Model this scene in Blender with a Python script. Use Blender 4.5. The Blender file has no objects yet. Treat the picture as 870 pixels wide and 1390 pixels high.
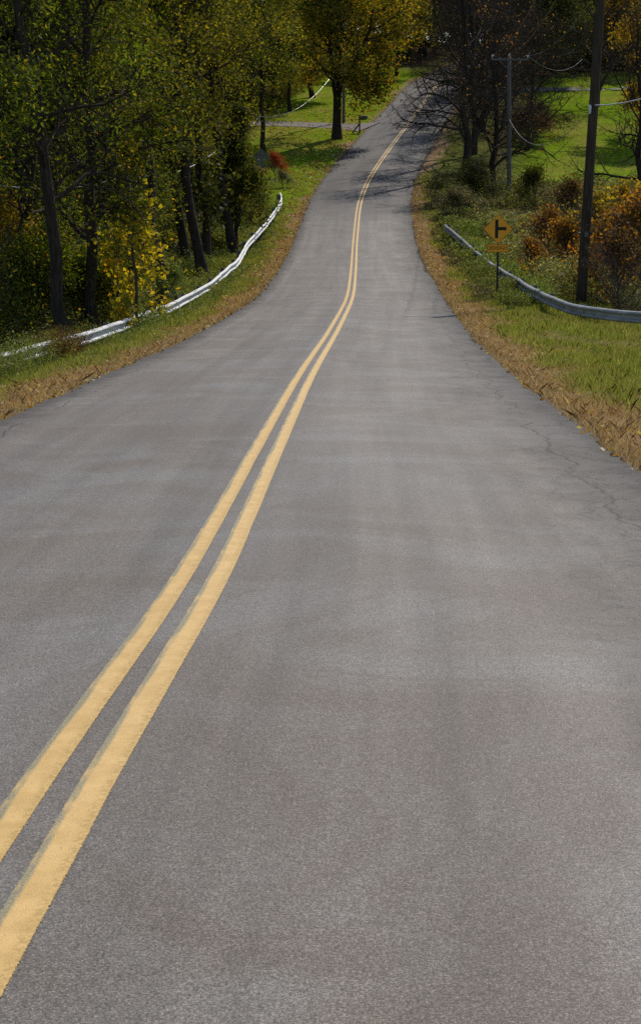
import bpy, bmesh, math, random
import numpy as np
from mathutils import Vector

random.seed(7)
PI = math.pi
sc = bpy.context.scene
COL = sc.collection

# ------------------------------------------------------------------ camera model
F, CX, CY, HZ = 2400.0, 435.0, 695.0, 215.0        # pixels of the photograph
PITCH = math.atan((CY - HZ) / F)
CAMZ = 1.6
cp, sp = math.cos(PITCH), math.sin(PITCH)

def ray(px, py, dc):
    """point at depth dc (along the optical axis) seen at photo pixel px, py"""
    u, v = (px - CX) / F, (CY - py) / F
    return np.array([dc * u, dc * (cp + v * sp), CAMZ + dc * (v * cp - sp)])

def at(px, py, Y):
    """point in the vertical plane y = Y seen at photo pixel"""
    v = (CY - py) / F
    return ray(px, py, Y / (cp + v * sp))

# ------------------------------------------------------------------ noise
class VN:
    def __init__(s, seed, n=256):
        s.g = np.random.default_rng(seed).random((n, n)); s.n = n
    def __call__(s, x, y):
        x = np.asarray(x, float); y = np.asarray(y, float)
        xi = np.floor(x).astype(int); yi = np.floor(y).astype(int)
        fx = x - xi; fy = y - yi
        fx = fx * fx * (3 - 2 * fx); fy = fy * fy * (3 - 2 * fy)
        n = s.n; g = s.g
        a = g[xi % n, yi % n]; b = g[(xi + 1) % n, yi % n]
        c = g[xi % n, (yi + 1) % n]; d = g[(xi + 1) % n, (yi + 1) % n]
        return (a * (1 - fx) + b * fx) * (1 - fy) + (c * (1 - fx) + d * fx) * fy
def fbm(vn, x, y, o=3):
    r = 0; a = 1; t = 0
    for i in range(o):
        r = r + a * vn(np.asarray(x) * 2**i + 13.7 * i, np.asarray(y) * 2**i + 7.1 * i); t += a; a *= .5
    return r / t
vn1, vn2, vn3 = VN(1), VN(2), VN(3)

# ------------------------------------------------------------------ road centre line
knots = [(-55,1300,586),(70,1089,455),(265,800,276),(367,600,151),(418,500,90),(446,461,66),(476,404,42.4),
         (480,362,32.8),(481.5,330,27.6),(487,275,23.1),(501,241,20.6),(523,209,18.8),(546,178,17.1),(572,143,15.0),(594,113,13.1)]
P = np.array([ray(x, y, F / m) for x, y, m in knots])
extra = np.array([[16.2, 203, 11.4], [19.2, 222, 12.9], [23.5, 262, 16.4], [27, 325, 21.5], [30, 430, 27.0]])
k0 = P[0]; k1 = P[2]; sl = (k1 - k0) / (k1[1] - k0[1])
P = np.vstack([k0 + sl * (-40 - k0[1]), k0 + sl * (-5 - k0[1]), P, extra])
YS = np.arange(-40, 430, .25)
def smooth(a, s):
    r = int(s * 3 / .25); k = np.exp(-.5 * (np.arange(-r, r + 1) * .25 / s) ** 2); k /= k.sum()
    # keep linear ends
    pad = np.concatenate([a[0] + (a[1] - a[0]) * np.arange(-r, 0), a, a[-1] + (a[-1] - a[-2]) * np.arange(1, r + 1)])
    return np.convolve(pad, k, 'valid')
XR = smooth(np.interp(YS, P[:, 1], P[:, 0]), 3.5)
ZR = smooth(np.interp(YS, P[:, 1], P[:, 2]), 4.5)
XR = np.where(YS < 20, smooth(np.interp(YS, P[:, 1], P[:, 0]), 1.0), XR) * 1.0
w_ = np.clip((YS - 12) / 14, 0, 1)
XR = smooth(np.interp(YS, P[:, 1], P[:, 0]), 1.0) * (1 - w_) + smooth(np.interp(YS, P[:, 1], P[:, 0]), 4.0) * w_
rx = lambda y: np.interp(y, YS, XR)
rz = lambda y: np.interp(y, YS, ZR)
HW = 2.98

def bil(tk, yk, tab, t, y):
    """smooth table lookup"""
    tab = np.array(tab, float); t = np.asarray(t, float); y = np.asarray(y, float)
    t, y = np.broadcast_arrays(t, y)
    ti = np.clip(np.searchsorted(tk, t) - 1, 0, len(tk) - 2); yi = np.clip(np.searchsorted(yk, y) - 1, 0, len(yk) - 2)
    tk = np.array(tk, float); yk = np.array(yk, float)
    ft = np.clip((t - tk[ti]) / (tk[ti + 1] - tk[ti]), 0, 1); fy = np.clip((y - yk[yi]) / (yk[yi + 1] - yk[yi]), 0, 1)
    fy = fy * fy * (3 - 2 * fy)
    return (tab[yi, ti] * (1 - ft) + tab[yi, ti + 1] * ft) * (1 - fy) + (tab[yi + 1, ti] * (1 - ft) + tab[yi + 1, ti + 1] * ft) * fy
TK = [-110, -40, -20, -12, -8, -5.8, -4.3, -3, 3, 4.3, 6.0, 8, 12, 18, 40, 120]
YK = [-40, 20, 45, 62, 78, 95, 115, 150, 190, 260, 430]
TAB = [[-3.5,-3,-2.2,-1.5,-1.1,-.6,-.16,0, 0,-.08,-.25,-.5,-1.2,-1.6,-2,-2],
       [-3.5,-3,-2.2,-1.5,-1.1,-.6,-.16,0, 0,-.08,-.25,-.5,-1.2,-1.6,-2,-2],
       [-3.5,-3,-2.2,-1.5,-1.1,-.62,-.16,0, 0,-.05,-.15,-.3,-.9,-1.3,-1.5,-1],
       [-3,-2.4,-1.8,-1.2,-.9,-.62,-.14,0, 0,-.0,-.08,-.12,-.5,-.8,-1,0],
       [-2,-1.6,-1.0,-.7,-.5,-.40,-.12,0, 0,0,-.08,-.15,-.3,-.5,-.7,1],
       [-1,-.8,-.5,-.3,-.25,-.22,-.08,0, 0,.02,-.02,-.05,-.1,-.1,0,2],
       [1,.3,0,0,0,0,0,0, 0,.05,.05,.05,.05,.1,.2,3],
       [3,.8,.2,.1,.05,.03,0,0, 0,.05,.1,.1,.1,.1,.3,4],
       [6,1.8,.6,.3,.2,.1,.05,0, 0,.1,.3,.4,.4,.4,.5,5],
       [10,4,2,1,.6,.4,.2,0, 0,.2,.6,1,1.6,2,3.5,8],
       [12,6,3,2,1.2,.8,.3,0, 0,.3,.8,1.2,2,3,5,10]]
def off(t, y):
    o = bil(TK, YK, TAB, t, y)
    a = np.clip((np.abs(t) - 3.2) / 2.5, 0, 1)
    o = o + a * (.22 * (fbm(vn1, np.asarray(t) * .35 + 50, np.asarray(y) * .35 + 50, 3) - .5))
    o = o + np.clip((np.abs(t) - 14) / 20, 0, 1) * 1.6 * (fbm(vn2, np.asarray(t) * .05 + 90, np.asarray(y) * .05 + 70, 2) - .5)
    crown = -.02 * np.minimum(np.abs(t), 3)
    return o + crown
def gz_ty(t, y): return rz(y) + off(t, y)
def gz(x, y): return rz(y) + off(x - rx(y), y)

# ------------------------------------------------------------------ helpers
def tag(o, label=None, cat=None, group=None, kind=None):
    if label: o['label'] = label
    if cat: o['category'] = cat
    if group: o['group'] = group
    if kind: o['kind'] = kind
    return o
def mesh_np(name, V, faces, mat, parent=None, smooth_=False, uv=None):
    """faces: (n,3) or (n,4) int array or list of such arrays"""
    me = bpy.data.meshes.new(name)
    if not isinstance(faces, list): faces = [faces]
    V = np.asarray(V, np.float32)
    me.vertices.add(len(V)); me.vertices.foreach_set('co', V.ravel())
    loops = np.concatenate([f.ravel() for f in faces]).astype(np.int32)
    sizes = np.concatenate([np.full(len(f), f.shape[1]) for f in faces]).astype(np.int32)
    me.loops.add(len(loops)); me.loops.foreach_set('vertex_index', loops)
    me.polygons.add(len(sizes)); st = np.concatenate([[0], np.cumsum(sizes)[:-1]]).astype(np.int32)
    me.polygons.foreach_set('loop_start', st); me.polygons.foreach_set('loop_total', sizes)
    if smooth_: me.polygons.foreach_set('use_smooth', np.ones(len(sizes), bool))
    if uv is not None:
        l = me.uv_layers.new(name='UVMap'); l.data.foreach_set('uv', np.asarray(uv, np.float32)[loops].ravel())
    me.update(calc_edges=True); me.validate()
    me.materials.append(mat)
    o = bpy.data.objects.new(name, me); COL.objects.link(o); o.parent = parent
    return o
def empty(name, loc, rz_=0):
    o = bpy.data.objects.new(name, None); COL.objects.link(o); o.location = [float(v) for v in loc]; o.rotation_euler[2] = rz_
    o.empty_display_size = .2
    return o

class MB:
    """collects solid shapes into one mesh"""
    def __init__(s): s.bm = bmesh.new()
    def box(s, c, d, rot=None, bevel=0):
        r = bmesh.ops.create_cube(s.bm, size=1)
        vs = r['verts']
        for v in vs:
            v.co = Vector((v.co.x * d[0], v.co.y * d[1], v.co.z * d[2]))
        if bevel:
            es = list({e for v in vs for e in v.link_edges})
            g = bmesh.ops.bevel(s.bm, geom=es, offset=bevel, segments=2, affect='EDGES')
            vs = list({v for f in g['faces'] for v in f.verts} | {v for v in vs if v.is_valid})
        for v in vs:
            co = v.co
            if rot: co = rot @ co
            v.co = co + Vector(c)
        return s
    def tube(s, pts, rad, sides=8, cap=True):
        V, Fq = tube_np(np.array(pts, float), np.array(rad if hasattr(rad, '__len__') else [rad] * len(pts), float), sides)
        bv = [s.bm.verts.new(v) for v in V]
        for f in Fq: s.bm.faces.new([bv[i] for i in f])
        if cap:
            s.bm.faces.new(bv[:sides][::-1]); s.bm.faces.new(bv[-sides:])
        return s
    def prism(s, poly, y0, y1, M=None):
        """polygon in x,z extruded from y0 to y1"""
        a = [s.bm.verts.new((p[0], y0, p[1])) for p in poly]; b = [s.bm.verts.new((p[0], y1, p[1])) for p in poly]
        n = len(poly)
        s.bm.faces.new(a); s.bm.faces.new(b[::-1])
        for i in range(n): s.bm.faces.new((a[i], b[i], b[(i + 1) % n], a[(i + 1) % n]))
        if M is not None:
            for v in a + b: v.co = M @ v.co
        return s
    def build(s, name, mat, parent=None, smooth_=False):
        bmesh.ops.recalc_face_normals(s.bm, faces=s.bm.faces)
        me = bpy.data.meshes.new(name); s.bm.to_mesh(me); s.bm.free(); me.materials.append(mat)
        if smooth_:
            for p in me.polygons: p.use_smooth = True
        o = bpy.data.objects.new(name, me); COL.objects.link(o); o.parent = parent
        return o

def tube_np(pts, rad, sides):
    n = len(pts)
    T = np.gradient(pts, axis=0); T /= np.linalg.norm(T, axis=1)[:, None] + 1e-9
    ref = np.array([1., 0, 0]) if abs(T[0, 0]) < .8 else np.array([0, 1., 0])
    A = np.cross(T, ref); A /= np.linalg.norm(A, axis=1)[:, None] + 1e-9
    B = np.cross(T, A)
    an = np.linspace(0, 2 * PI, sides, endpoint=False)
    V = pts[:, None, :] + rad[:, None, None] * (np.cos(an)[None, :, None] * A[:, None, :] + np.sin(an)[None, :, None] * B[:, None, :])
    i = np.arange(n - 1)[:, None] * sides; j = np.arange(sides)[None, :]; j2 = (j + 1) % sides
    Fq = np.stack([i + j, i + j2, i + sides + j2, i + sides + j], -1).reshape(-1, 4)
    return V.reshape(-1, 3), Fq

def leafquads(C, L, W, rng, flat=0.0, D=None):
    """rhombic folded leaves at centres C, length L, width W"""
    n = len(C)
    if D is None:
        D = rng.normal(size=(n, 3)); D[:, 2] *= (1 - flat)
    D = D / (np.linalg.norm(D, axis=1)[:, None] + 1e-9)
    R = rng.normal(size=(n, 3)); R[:, 2] *= (1 - flat)
    S = np.cross(D, R); S[:, 2] *= (1 - flat * .8); S /= np.linalg.norm(S, axis=1)[:, None] + 1e-9
    L = np.broadcast_to(L, n)[:, None]; W = np.broadcast_to(W, n)[:, None]
    a = C - D * L * .5; b = C + S * W * .5 - D * L * .08; c = C + D * L * .5; d = C - S * W * .5 - D * L * .08
    V = np.stack([a, b, c, d], 1).reshape(-1, 3)
    return V, np.arange(4 * n).reshape(-1, 4)

# ------------------------------------------------------------------ materials
def newmat(name):
    m = bpy.data.materials.new(name); m.use_nodes = True; nt = m.node_tree; nt.nodes.clear()
    out = nt.nodes.new('ShaderNodeOutputMaterial')
    return m, nt, out
def N(nt, t, **kw):
    n = nt.nodes.new('ShaderNode' + t)
    for k, v in kw.items():
        if k in n.inputs: n.inputs[k].default_value = v
        else: setattr(n, k, v)
    return n
def ramp(nt, stops, interp='LINEAR'):
    r = nt.nodes.new('ShaderNodeValToRGB'); cr = r.color_ramp; cr.interpolation = interp
    while len(cr.elements) < len(stops): cr.elements.new(.5)
    for e, (p, c) in zip(cr.elements, stops):
        e.position = p; e.color = (*c, 1) if hasattr(c, '__len__') else (c, c, c, 1)
    return r
def mixc(nt, fac, a, b, mode='MIX'):
    m = nt.nodes.new('ShaderNodeMix'); m.data_type = 'RGBA'; m.blend_type = mode
    for s, v in ((0, fac), (6, a), (7, b)):
        if hasattr(v, 'is_linked') or hasattr(v, 'links'): nt.links.new(v, m.inputs[s])
        elif s == 0: m.inputs[0].default_value = v
        else: m.inputs[s].default_value = (*v, 1) if len(v) == 3 else v
    return m.outputs[2]
def math_(nt, op, a, b=None, clamp=False):
    m = nt.nodes.new('ShaderNodeMath'); m.operation = op; m.use_clamp = clamp
    for i, v in enumerate((a, b)):
        if v is None: continue
        if hasattr(v, 'links'): nt.links.new(v, m.inputs[i])
        else: m.inputs[i].default_value = v
    return m.outputs[0]

def leafmat(name, stops, trans=.45, gloss=.05):
    m, nt, out = newmat(name); L = nt.links.new
    g = N(nt, 'NewGeometry'); r = ramp(nt, stops, 'LINEAR'); L(g.outputs['Random Per Island'], r.inputs[0])
    oi = N(nt, 'ObjectInfo')
    hs = N(nt, 'HueSaturation'); L(r.outputs[0], hs.inputs['Color'])
    L(math_(nt, 'MULTIPLY_ADD', oi.outputs['Random'], .02) , hs.inputs['Hue'])
    hs.inputs['Hue'].links[0].from_node.inputs[2].default_value = .49
    v = math_(nt, 'MULTIPLY_ADD', oi.outputs['Random'], .35); v.node.inputs[2].default_value = .82
    L(v, hs.inputs['Value'])
    d = N(nt, 'BsdfDiffuse'); t = N(nt, 'BsdfTranslucent'); L(hs.outputs[0], d.inputs[0])
    tc = mixc(nt, 1.0, hs.outputs[0], (1.25, 1.15, .55), 'MULTIPLY'); L(tc, t.inputs[0])
    mx = N(nt, 'MixShader'); mx.inputs[0].default_value = trans; L(d.outputs[0], mx.inputs[1]); L(t.outputs[0], mx.inputs[2])
    gl = N(nt, 'BsdfGlossy', Roughness=.55); gl.inputs[0].default_value = (1, 1, 1, 1)
    m2 = N(nt, 'MixShader'); m2.inputs[0].default_value = gloss * .22; L(mx.outputs[0], m2.inputs[1]); L(gl.outputs[0], m2.inputs[2])
    L(m2.outputs[0], out.inputs[0])
    return m

def noisemat(name, cols, scale=8, rough=.8, bump=.3, stretch=(1, 1, 1), metallic=0.0, detail=6, spec=.3, bscale=None, dist=.02):
    m, nt, out = newmat(name); L = nt.links.new
    tc = N(nt, 'TexCoord'); mp = N(nt, 'Mapping'); mp.inputs['Scale'].default_value = stretch; L(tc.outputs['Object'], mp.inputs[0])
    n = N(nt, 'TexNoise', Scale=scale, Detail=detail, Roughness=.65); L(mp.outputs[0], n.inputs[0])
    k = len(cols); r = ramp(nt, [(.28 + .44 * i / (k - 1), c) for i, c in enumerate(cols)]); L(n.outputs[0], r.inputs[0])
    p = N(nt, 'BsdfPrincipled', Roughness=rough, Metallic=metallic); p.inputs['Specular IOR Level'].default_value = spec
    L(r.outputs[0], p.inputs[0])
    n2 = N(nt, 'TexNoise', Scale=bscale or scale * 3, Detail=4); L(mp.outputs[0], n2.inputs[0])
    b = N(nt, 'Bump', Strength=bump, Distance=dist); L(n2.outputs[0], b.inputs['Height']); L(b.outputs[0], p.inputs['Normal'])
    L(p.outputs[0], out.inputs[0])
    return m

M = {}
M['bark'] = noisemat('bark', [(.018,.014,.010), (.045,.034,.026), (.085,.068,.05)], 5, .95, .9, (3, 3, .6), dist=.04, spec=.1)
M['bark_grey'] = noisemat('bark_grey', [(.05,.045,.04), (.13,.115,.10), (.22,.2,.18)], 5, .95, .9, (3, 3, .6), dist=.04, spec=.1)
M['twig'] = noisemat('twig', [(.05,.038,.03), (.13,.10,.08)], 4, .9, .3, spec=.15)
M['pole_wood'] = noisemat('pole_wood', [(.02,.016,.012), (.055,.042,.03), (.11,.085,.06)], 6, .9, .7, (6, 6, .25), dist=.01, spec=.15)
M['pole_grey'] = noisemat('pole_grey', [(.07,.065,.058), (.14,.13,.115), (.2,.185,.17)], 6, .9, .7, (6, 6, .25), dist=.01, spec=.15)
M['galv'] = noisemat('galvanised', [(.17,.17,.17), (.30,.30,.30), (.44,.44,.44)], 2.2, .5, .15, (1, 1, 1), metallic=.15, spec=.5)
M['galv_post'] = noisemat('post_steel', [(.10,.09,.085), (.22,.21,.2), (.3,.29,.28)], 4, .6, .15, metallic=.2)
M['dark_steel'] = noisemat('dark_steel', [(.012,.014,.014), (.03,.032,.03), (.05,.05,.045)], 9, .5, .1, spec=.4)
M['alu'] = noisemat('sign_back', [(.11,.105,.095), (.16,.15,.135), (.2,.19,.175)], 3, .7, .05, metallic=.0)
M['black'] = noisemat('sign_black', [(.008,.008,.008), (.016,.016,.014)], 9, .5, .02)
M['sign'] = noisemat('sign_sheeting', [(.86,.36,.010), (.92,.40,.012), (.95,.43,.015)], 2.5, .5, .02, spec=.4)
M['signedge'] = noisemat('sign_edge', [(.10,.05,.01), (.2,.09,.012)], 9, .5, .02)
M['wire'] = noisemat('wire_sheath', [(.5,.5,.5), (.75,.75,.75)], 1, .35, 0, metallic=.3, spec=.6)
M['wire_thin'] = noisemat('wire_thin', [(.25,.25,.26), (.4,.4,.42)], 1, .35, 0, metallic=.4, spec=.6)
M['ceramic'] = noisemat('insulator', [(.45,.42,.4), (.7,.68,.66)], 4, .2, 0, spec=.6)
M['mailbox'] = noisemat('mailbox_green', [(.01,.07,.06), (.02,.12,.10)], 4, .3, .05, spec=.6)
M['white_paint'] = noisemat('white_paint', [(.5,.5,.48), (.8,.8,.78)], 6, .5, .05)

# white weathered rail
m, nt, out = newmat('white_rail'); L = nt.links.new
tc = N(nt, 'TexCoord'); n = N(nt, 'TexNoise', Scale=3.0, Detail=7, Roughness=.7); L(tc.outputs['Object'], n.inputs[0])
r = ramp(nt, [(.27, (.14,.12,.10)), (.34, (.42,.41,.40)), (.55, (.62,.62,.63)), (.75, (.50,.51,.52))]); L(n.outputs[0], r.inputs[0])
p = N(nt, 'BsdfPrincipled', Roughness=.5); L(r.outputs[0], p.inputs[0]); L(p.outputs[0], out.inputs[0])
M['white_rail'] = m

# leaves
G = lambda *a: [(i / (len(a) - 1), c) for i, c in enumerate(a)]
M['leaf_green'] = leafmat('leaf_green', [(0,(.035,.055,.006)),(.45,(.085,.12,.009)),(.86,(.18,.21,.014)),(.965,(.26,.24,.02)),(.985,(.5,.36,.02)),(1,(.45,.18,.02))], .5)
M['leaf_olive'] = leafmat('leaf_olive', [(0,(.045,.055,.010)),(.45,(.12,.135,.014)),(.8,(.22,.21,.018)),(1,(.38,.30,.02))], .5)
M['leaf_gold'] = leafmat('leaf_gold', [(0,(.05,.07,.008)),(.4,(.15,.15,.012)),(.72,(.30,.22,.015)),(.95,(.42,.25,.015)),(1,(.45,.17,.02))], .5)
M['leaf_maplegreen'] = leafmat('leaf_maplegreen', [(0,(.025,.045,.008)),(.6,(.075,.10,.012)),(1,(.22,.19,.015))], .5)
M['leaf_yellow'] = leafmat('leaf_yellow', [(0,(.10,.085,.015)),(.5,(.28,.20,.018)),(.85,(.46,.30,.02)),(1,(.5,.26,.02))], .5)
M['leaf_brown'] = leafmat('leaf_brown', [(0,(.05,.035,.02)),(.6,(.12,.075,.03)),(1,(.35,.18,.03))], .4)
M['leaf_orange'] = leafmat('leaf_orange', [(0,(.06,.06,.02)),(.25,(.13,.09,.025)),(.5,(.26,.12,.02)),(.8,(.42,.22,.02)),(1,(.52,.11,.02))], .5, .07)
M['leaf_red'] = leafmat('leaf_red', [(0,(.12,.02,.015)),(.6,(.32,.05,.02)),(1,(.5,.14,.03))], .45)
M['leaf_dark'] = leafmat('leaf_dark', [(0,(.02,.028,.010)),(.7,(.05,.062,.014)),(1,(.14,.13,.025))], .4)
M['leaf_vine'] = leafmat('leaf_vine', [(0,(.08,.10,.01)),(.35,(.33,.30,.015)),(.85,(.62,.50,.025)),(1,(.55,.28,.02))], .55)
M['weed'] = leafmat('weed_green', [(0,(.065,.09,.014)),(.55,(.15,.20,.028)),(.93,(.26,.29,.07)),(.97,(.34,.36,.26)),(1,(.5,.5,.42))], .4, .08)
M['weed_dry'] = leafmat('weed_dry', [(0,(.06,.055,.025)),(.5,(.13,.125,.045)),(.85,(.22,.20,.08)),(.95,(.42,.38,.26)),(1,(.5,.45,.35))], .35, .06)
M['goldenrod'] = leafmat('goldenrod', [(0,(.08,.09,.03)),(.5,(.20,.205,.065)),(.85,(.33,.31,.13)),(1,(.50,.45,.30))], .35, .05)
M['grass'] = leafmat('grass_blade', [(0,(.08,.11,.016)),(.45,(.18,.225,.03)),(.8,(.30,.31,.075)),(1,(.50,.45,.22))], .45, .04)
M['grass_dry'] = leafmat('grass_dry', [(0,(.24,.15,.085)),(.5,(.46,.31,.18)),(.85,(.58,.45,.28)),(1,(.72,.62,.45))], .35, .03)
M['litter'] = leafmat('fallen_leaves', [(0,(.14,.07,.04)),(.4,(.32,.17,.06)),(.65,(.52,.30,.04)),(.82,(.66,.48,.10)),(1,(.7,.63,.48))], .25, .05)
M['lawn_blade'] = leafmat('lawn_blade', [(0,(.10,.17,.008)),(.6,(.17,.27,.010)),(1,(.28,.33,.02))], .5, .0)

# terrain: vertex colour of soil / turf zones times noise
m, nt, out = newmat('terrain'); L = nt.links.new
at_ = N(nt, 'VertexColor'); at_.layer_name = 'Col'
tc = N(nt, 'TexCoord'); n = N(nt, 'TexNoise', Scale=2.2, Detail=9, Roughness=.72); L(tc.outputs['Object'], n.inputs[0])
r = ramp(nt, [(.25, .45), (.5, .95), (.72, 1.5)]); L(n.outputs[0], r.inputs[0])
c = mixc(nt, 1.0, at_.outputs[0], r.outputs[0], 'MULTIPLY')
n3 = N(nt, 'TexNoise', Scale=40, Detail=4, Roughness=.7); L(tc.outputs['Object'], n3.inputs[0])
r3 = ramp(nt, [(.3, .6), (.7, 1.35)]); L(n3.outputs[0], r3.inputs[0]); c = mixc(nt, 1.0, c, r3.outputs[0], 'MULTIPLY')
p = N(nt, 'BsdfPrincipled', Roughness=1.0); p.inputs['Specular IOR Level'].default_value = 0; L(c, p.inputs[0])
b = N(nt, 'Bump', Strength=.8, Distance=.05); n2 = N(nt, 'TexNoise', Scale=14, Detail=5); L(tc.outputs['Object'], n2.inputs[0]); L(n2.outputs[0], b.inputs['Height']); L(b.outputs[0], p.inputs['Normal'])
L(p.outputs[0], out.inputs[0]); M['terrain'] = m

# asphalt (uv: u = metres from centre line, v = metres along)
def asphalt():
    m, nt, out = newmat('asphalt'); L = nt.links.new
    uv = N(nt, 'UVMap'); sx = N(nt, 'SeparateXYZ'); L(uv.outputs[0], sx.inputs[0]); u, v = sx.outputs[0], sx.outputs[1]
    def noise(scale, det=4, rough=.6, st=(1, 1, 1), dim='2D', dist=0, off_=(0, 0, 0)):
        mp = N(nt, 'Mapping'); mp.inputs['Scale'].default_value = st; mp.inputs['Location'].default_value = off_; L(uv.outputs[0], mp.inputs[0])
        n = N(nt, 'TexNoise', Scale=scale, Detail=det, Roughness=rough, Distortion=dist); n.noise_dimensions = dim; L(mp.outputs[0], n.inputs[0]); return n.outputs[0]
    def R(x, stops): r = ramp(nt, stops); L(x, r.inputs[0]); return r.outputs[0]
    # base, brownish grey binder with blue grey worn patches, part of their sheen put into the colour
    big = noise(.55, 5, .62, (1.3, .8, 1), dist=.6)
    base = mixc(nt, R(big, [(.36, 0), (.68, .85)]), (.134,.115,.100), (.152,.141,.132))
    tr = noise(.8, 5, .62, (.75, .9, 1), off_=(3, 9, 0), dist=.8)
    base = mixc(nt, R(tr, [(.47, 0), (.66, .65)]), base, (.182,.179,.178))
    # lengthwise streaks (wheel paths)
    st = noise(2.4, 3, .6, (1, .035, 1), off_=(11, 2, 0))
    base = mixc(nt, 1.0, base, R(st, [(.3, .80), (.7, 1.18)]), 'MULTIPLY')
    base = mixc(nt, R(u, [(0, 1), (.9, 0)]), base, mixc(nt, 1.0, base, (.90, .90, .90), 'MULTIPLY'))
    # aggregate grain of three sizes
    for s_, lo, hi in ((330, .42, 1.75), (130, .42, 1.75), (55, .72, 1.30), (20, .86, 1.15)):
        g = noise(s_, 2, .75); base = mixc(nt, 1.0, base, R(g, [(.30, lo), (.5, 1.0), (.70, hi)]), 'MULTIPLY')
    # pale stone chips
    vo = N(nt, 'TexVoronoi', Scale=130); vo.voronoi_dimensions = '2D'; L(uv.outputs[0], vo.inputs[0])
    sc_ = N(nt, 'SeparateColor'); L(vo.outputs['Color'], sc_.inputs[0])
    chip = math_(nt, 'MULTIPLY', math_(nt, 'GREATER_THAN', sc_.outputs[0], .965), math_(nt, 'LESS_THAN', vo.outputs[0], .32))
    base = mixc(nt, math_(nt, 'MULTIPLY', chip, .6), base, (.42,.40,.37))
    # newer, darker pavement up the far hill
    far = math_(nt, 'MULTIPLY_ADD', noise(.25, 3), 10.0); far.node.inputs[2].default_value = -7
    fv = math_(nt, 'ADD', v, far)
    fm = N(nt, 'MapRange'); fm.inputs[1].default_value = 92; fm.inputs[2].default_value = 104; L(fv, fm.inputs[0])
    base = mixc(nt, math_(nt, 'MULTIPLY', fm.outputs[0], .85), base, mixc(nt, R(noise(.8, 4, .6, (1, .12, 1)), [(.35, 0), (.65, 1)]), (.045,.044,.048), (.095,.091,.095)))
    # skid marks
    # damaged band along the right edge, coarser and darker
    edge = N(nt, 'MapRange'); edge.inputs[1].default_value = 1.75; edge.inputs[2].default_value = 2.6
    ue = math_(nt, 'MULTIPLY_ADD', noise(.7, 6, .72, (1.6, .8, 1)), 1.6); ue.node.inputs[2].default_value = -.8; L(math_(nt, 'ADD', u, ue), edge.inputs[0])
    le = N(nt, 'MapRange'); le.inputs[1].default_value = 2.55; le.inputs[2].default_value = 2.9
    ul = math_(nt, 'MULTIPLY_ADD', noise(1.3, 4, .7), .7); ul.node.inputs[2].default_value = -.35
    L(math_(nt, 'ADD', math_(nt, 'ABSOLUTE', u), ul), le.inputs[0])
    coarse = R(noise(75, 3, .8), [(.32, .35), (.5, .95), (.68, 1.75)])
    base = mixc(nt, math_(nt, 'MULTIPLY', edge.outputs[0], .75), base, mixc(nt, 1.0, (.112,.105,.100), coarse, 'MULTIPLY'))
    base = mixc(nt, math_(nt, 'MULTIPLY', le.outputs[0], .85), base, mixc(nt, 1.0, (.062,.058,.056), coarse, 'MULTIPLY'))
    # cracks
    nw = noise(1.6, 5, .7, off_=(5, 5, 0)); nw2 = noise(1.6, 5, .7, off_=(25, 15, 0))
    cx = N(nt, 'CombineXYZ'); L(math_(nt, 'ADD', u, math_(nt, 'MULTIPLY', nw, 1.1)), cx.inputs[0]); L(math_(nt, 'ADD', v, math_(nt, 'MULTIPLY', nw2, 1.1)), cx.inputs[1])
    def crack(scale, w, mask, st=(1, 1, 1)):
        mp = N(nt, 'Mapping'); mp.inputs['Scale'].default_value = st; L(cx.outputs[0], mp.inputs[0])
        vv = N(nt, 'TexVoronoi', Scale=scale); vv.voronoi_dimensions = '2D'; vv.feature = 'DISTANCE_TO_EDGE'; L(mp.outputs[0], vv.inputs[0])
        k = N(nt, 'MapRange'); k.inputs[1].default_value = 0; k.inputs[2].default_value = w; k.inputs[3].default_value = 1; k.inputs[4].default_value = 0; L(vv.outputs[0], k.inputs[0])
        return math_(nt, 'MULTIPLY', k.outputs[0], mask)
    breakup = R(noise(1.1, 4, .6, off_=(40, 0, 0)), [(.38, 0), (.48, 1)])
    breakup2 = R(noise(.7, 4, .6, off_=(70, 10, 0)), [(.44, 0), (.52, 1)])
    c1 = crack(1.1, .045, math_(nt, 'MULTIPLY', edge.outputs[0], breakup))
    c2 = crack(3.2, .07, math_(nt, 'MULTIPLY', math_(nt, 'MULTIPLY', edge.outputs[0], breakup2), .9))
    e3 = N(nt, 'MapRange'); e3.inputs[1].default_value = .9; e3.inputs[2].default_value = 2.0; L(u, e3.inputs[0])
    c3 = crack(2.2, .02, math_(nt, 'MULTIPLY', math_(nt, 'MULTIPLY', e3.outputs[0], breakup2), .35))
    # long crack following the right edge
    wob = math_(nt, 'MULTIPLY_ADD', noise(.5, 5, .65, (0, 1, 1), off_=(0, 33, 0)), .8); wob.node.inputs[2].default_value = -.4 - 2.52
    dl = math_(nt, 'ABSOLUTE', math_(nt, 'ADD', u, wob))
    k = N(nt, 'MapRange'); k.inputs[1].default_value = 0; k.inputs[2].default_value = .028; k.inputs[3].default_value = 1; k.inputs[4].default_value = 0; L(dl, k.inputs[0])
    c4 = math_(nt, 'MULTIPLY', k.outputs[0], R(noise(.35, 3, .6, off_=(0, 80, 0)), [(.40, 0), (.48, 1)]))
    wob2 = math_(nt, 'MULTIPLY_ADD', noise(.4, 5, .65, (0, 1, 1), off_=(0, 133, 0)), .5); wob2.node.inputs[2].default_value = -.25 + 2.66
    dl2 = math_(nt, 'ABSOLUTE', math_(nt, 'ADD', u, wob2))
    k2 = N(nt, 'MapRange'); k2.inputs[1].default_value = 0; k2.inputs[2].default_value = .022; k2.inputs[3].default_value = 1; k2.inputs[4].default_value = 0; L(dl2, k2.inputs[0])
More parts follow.
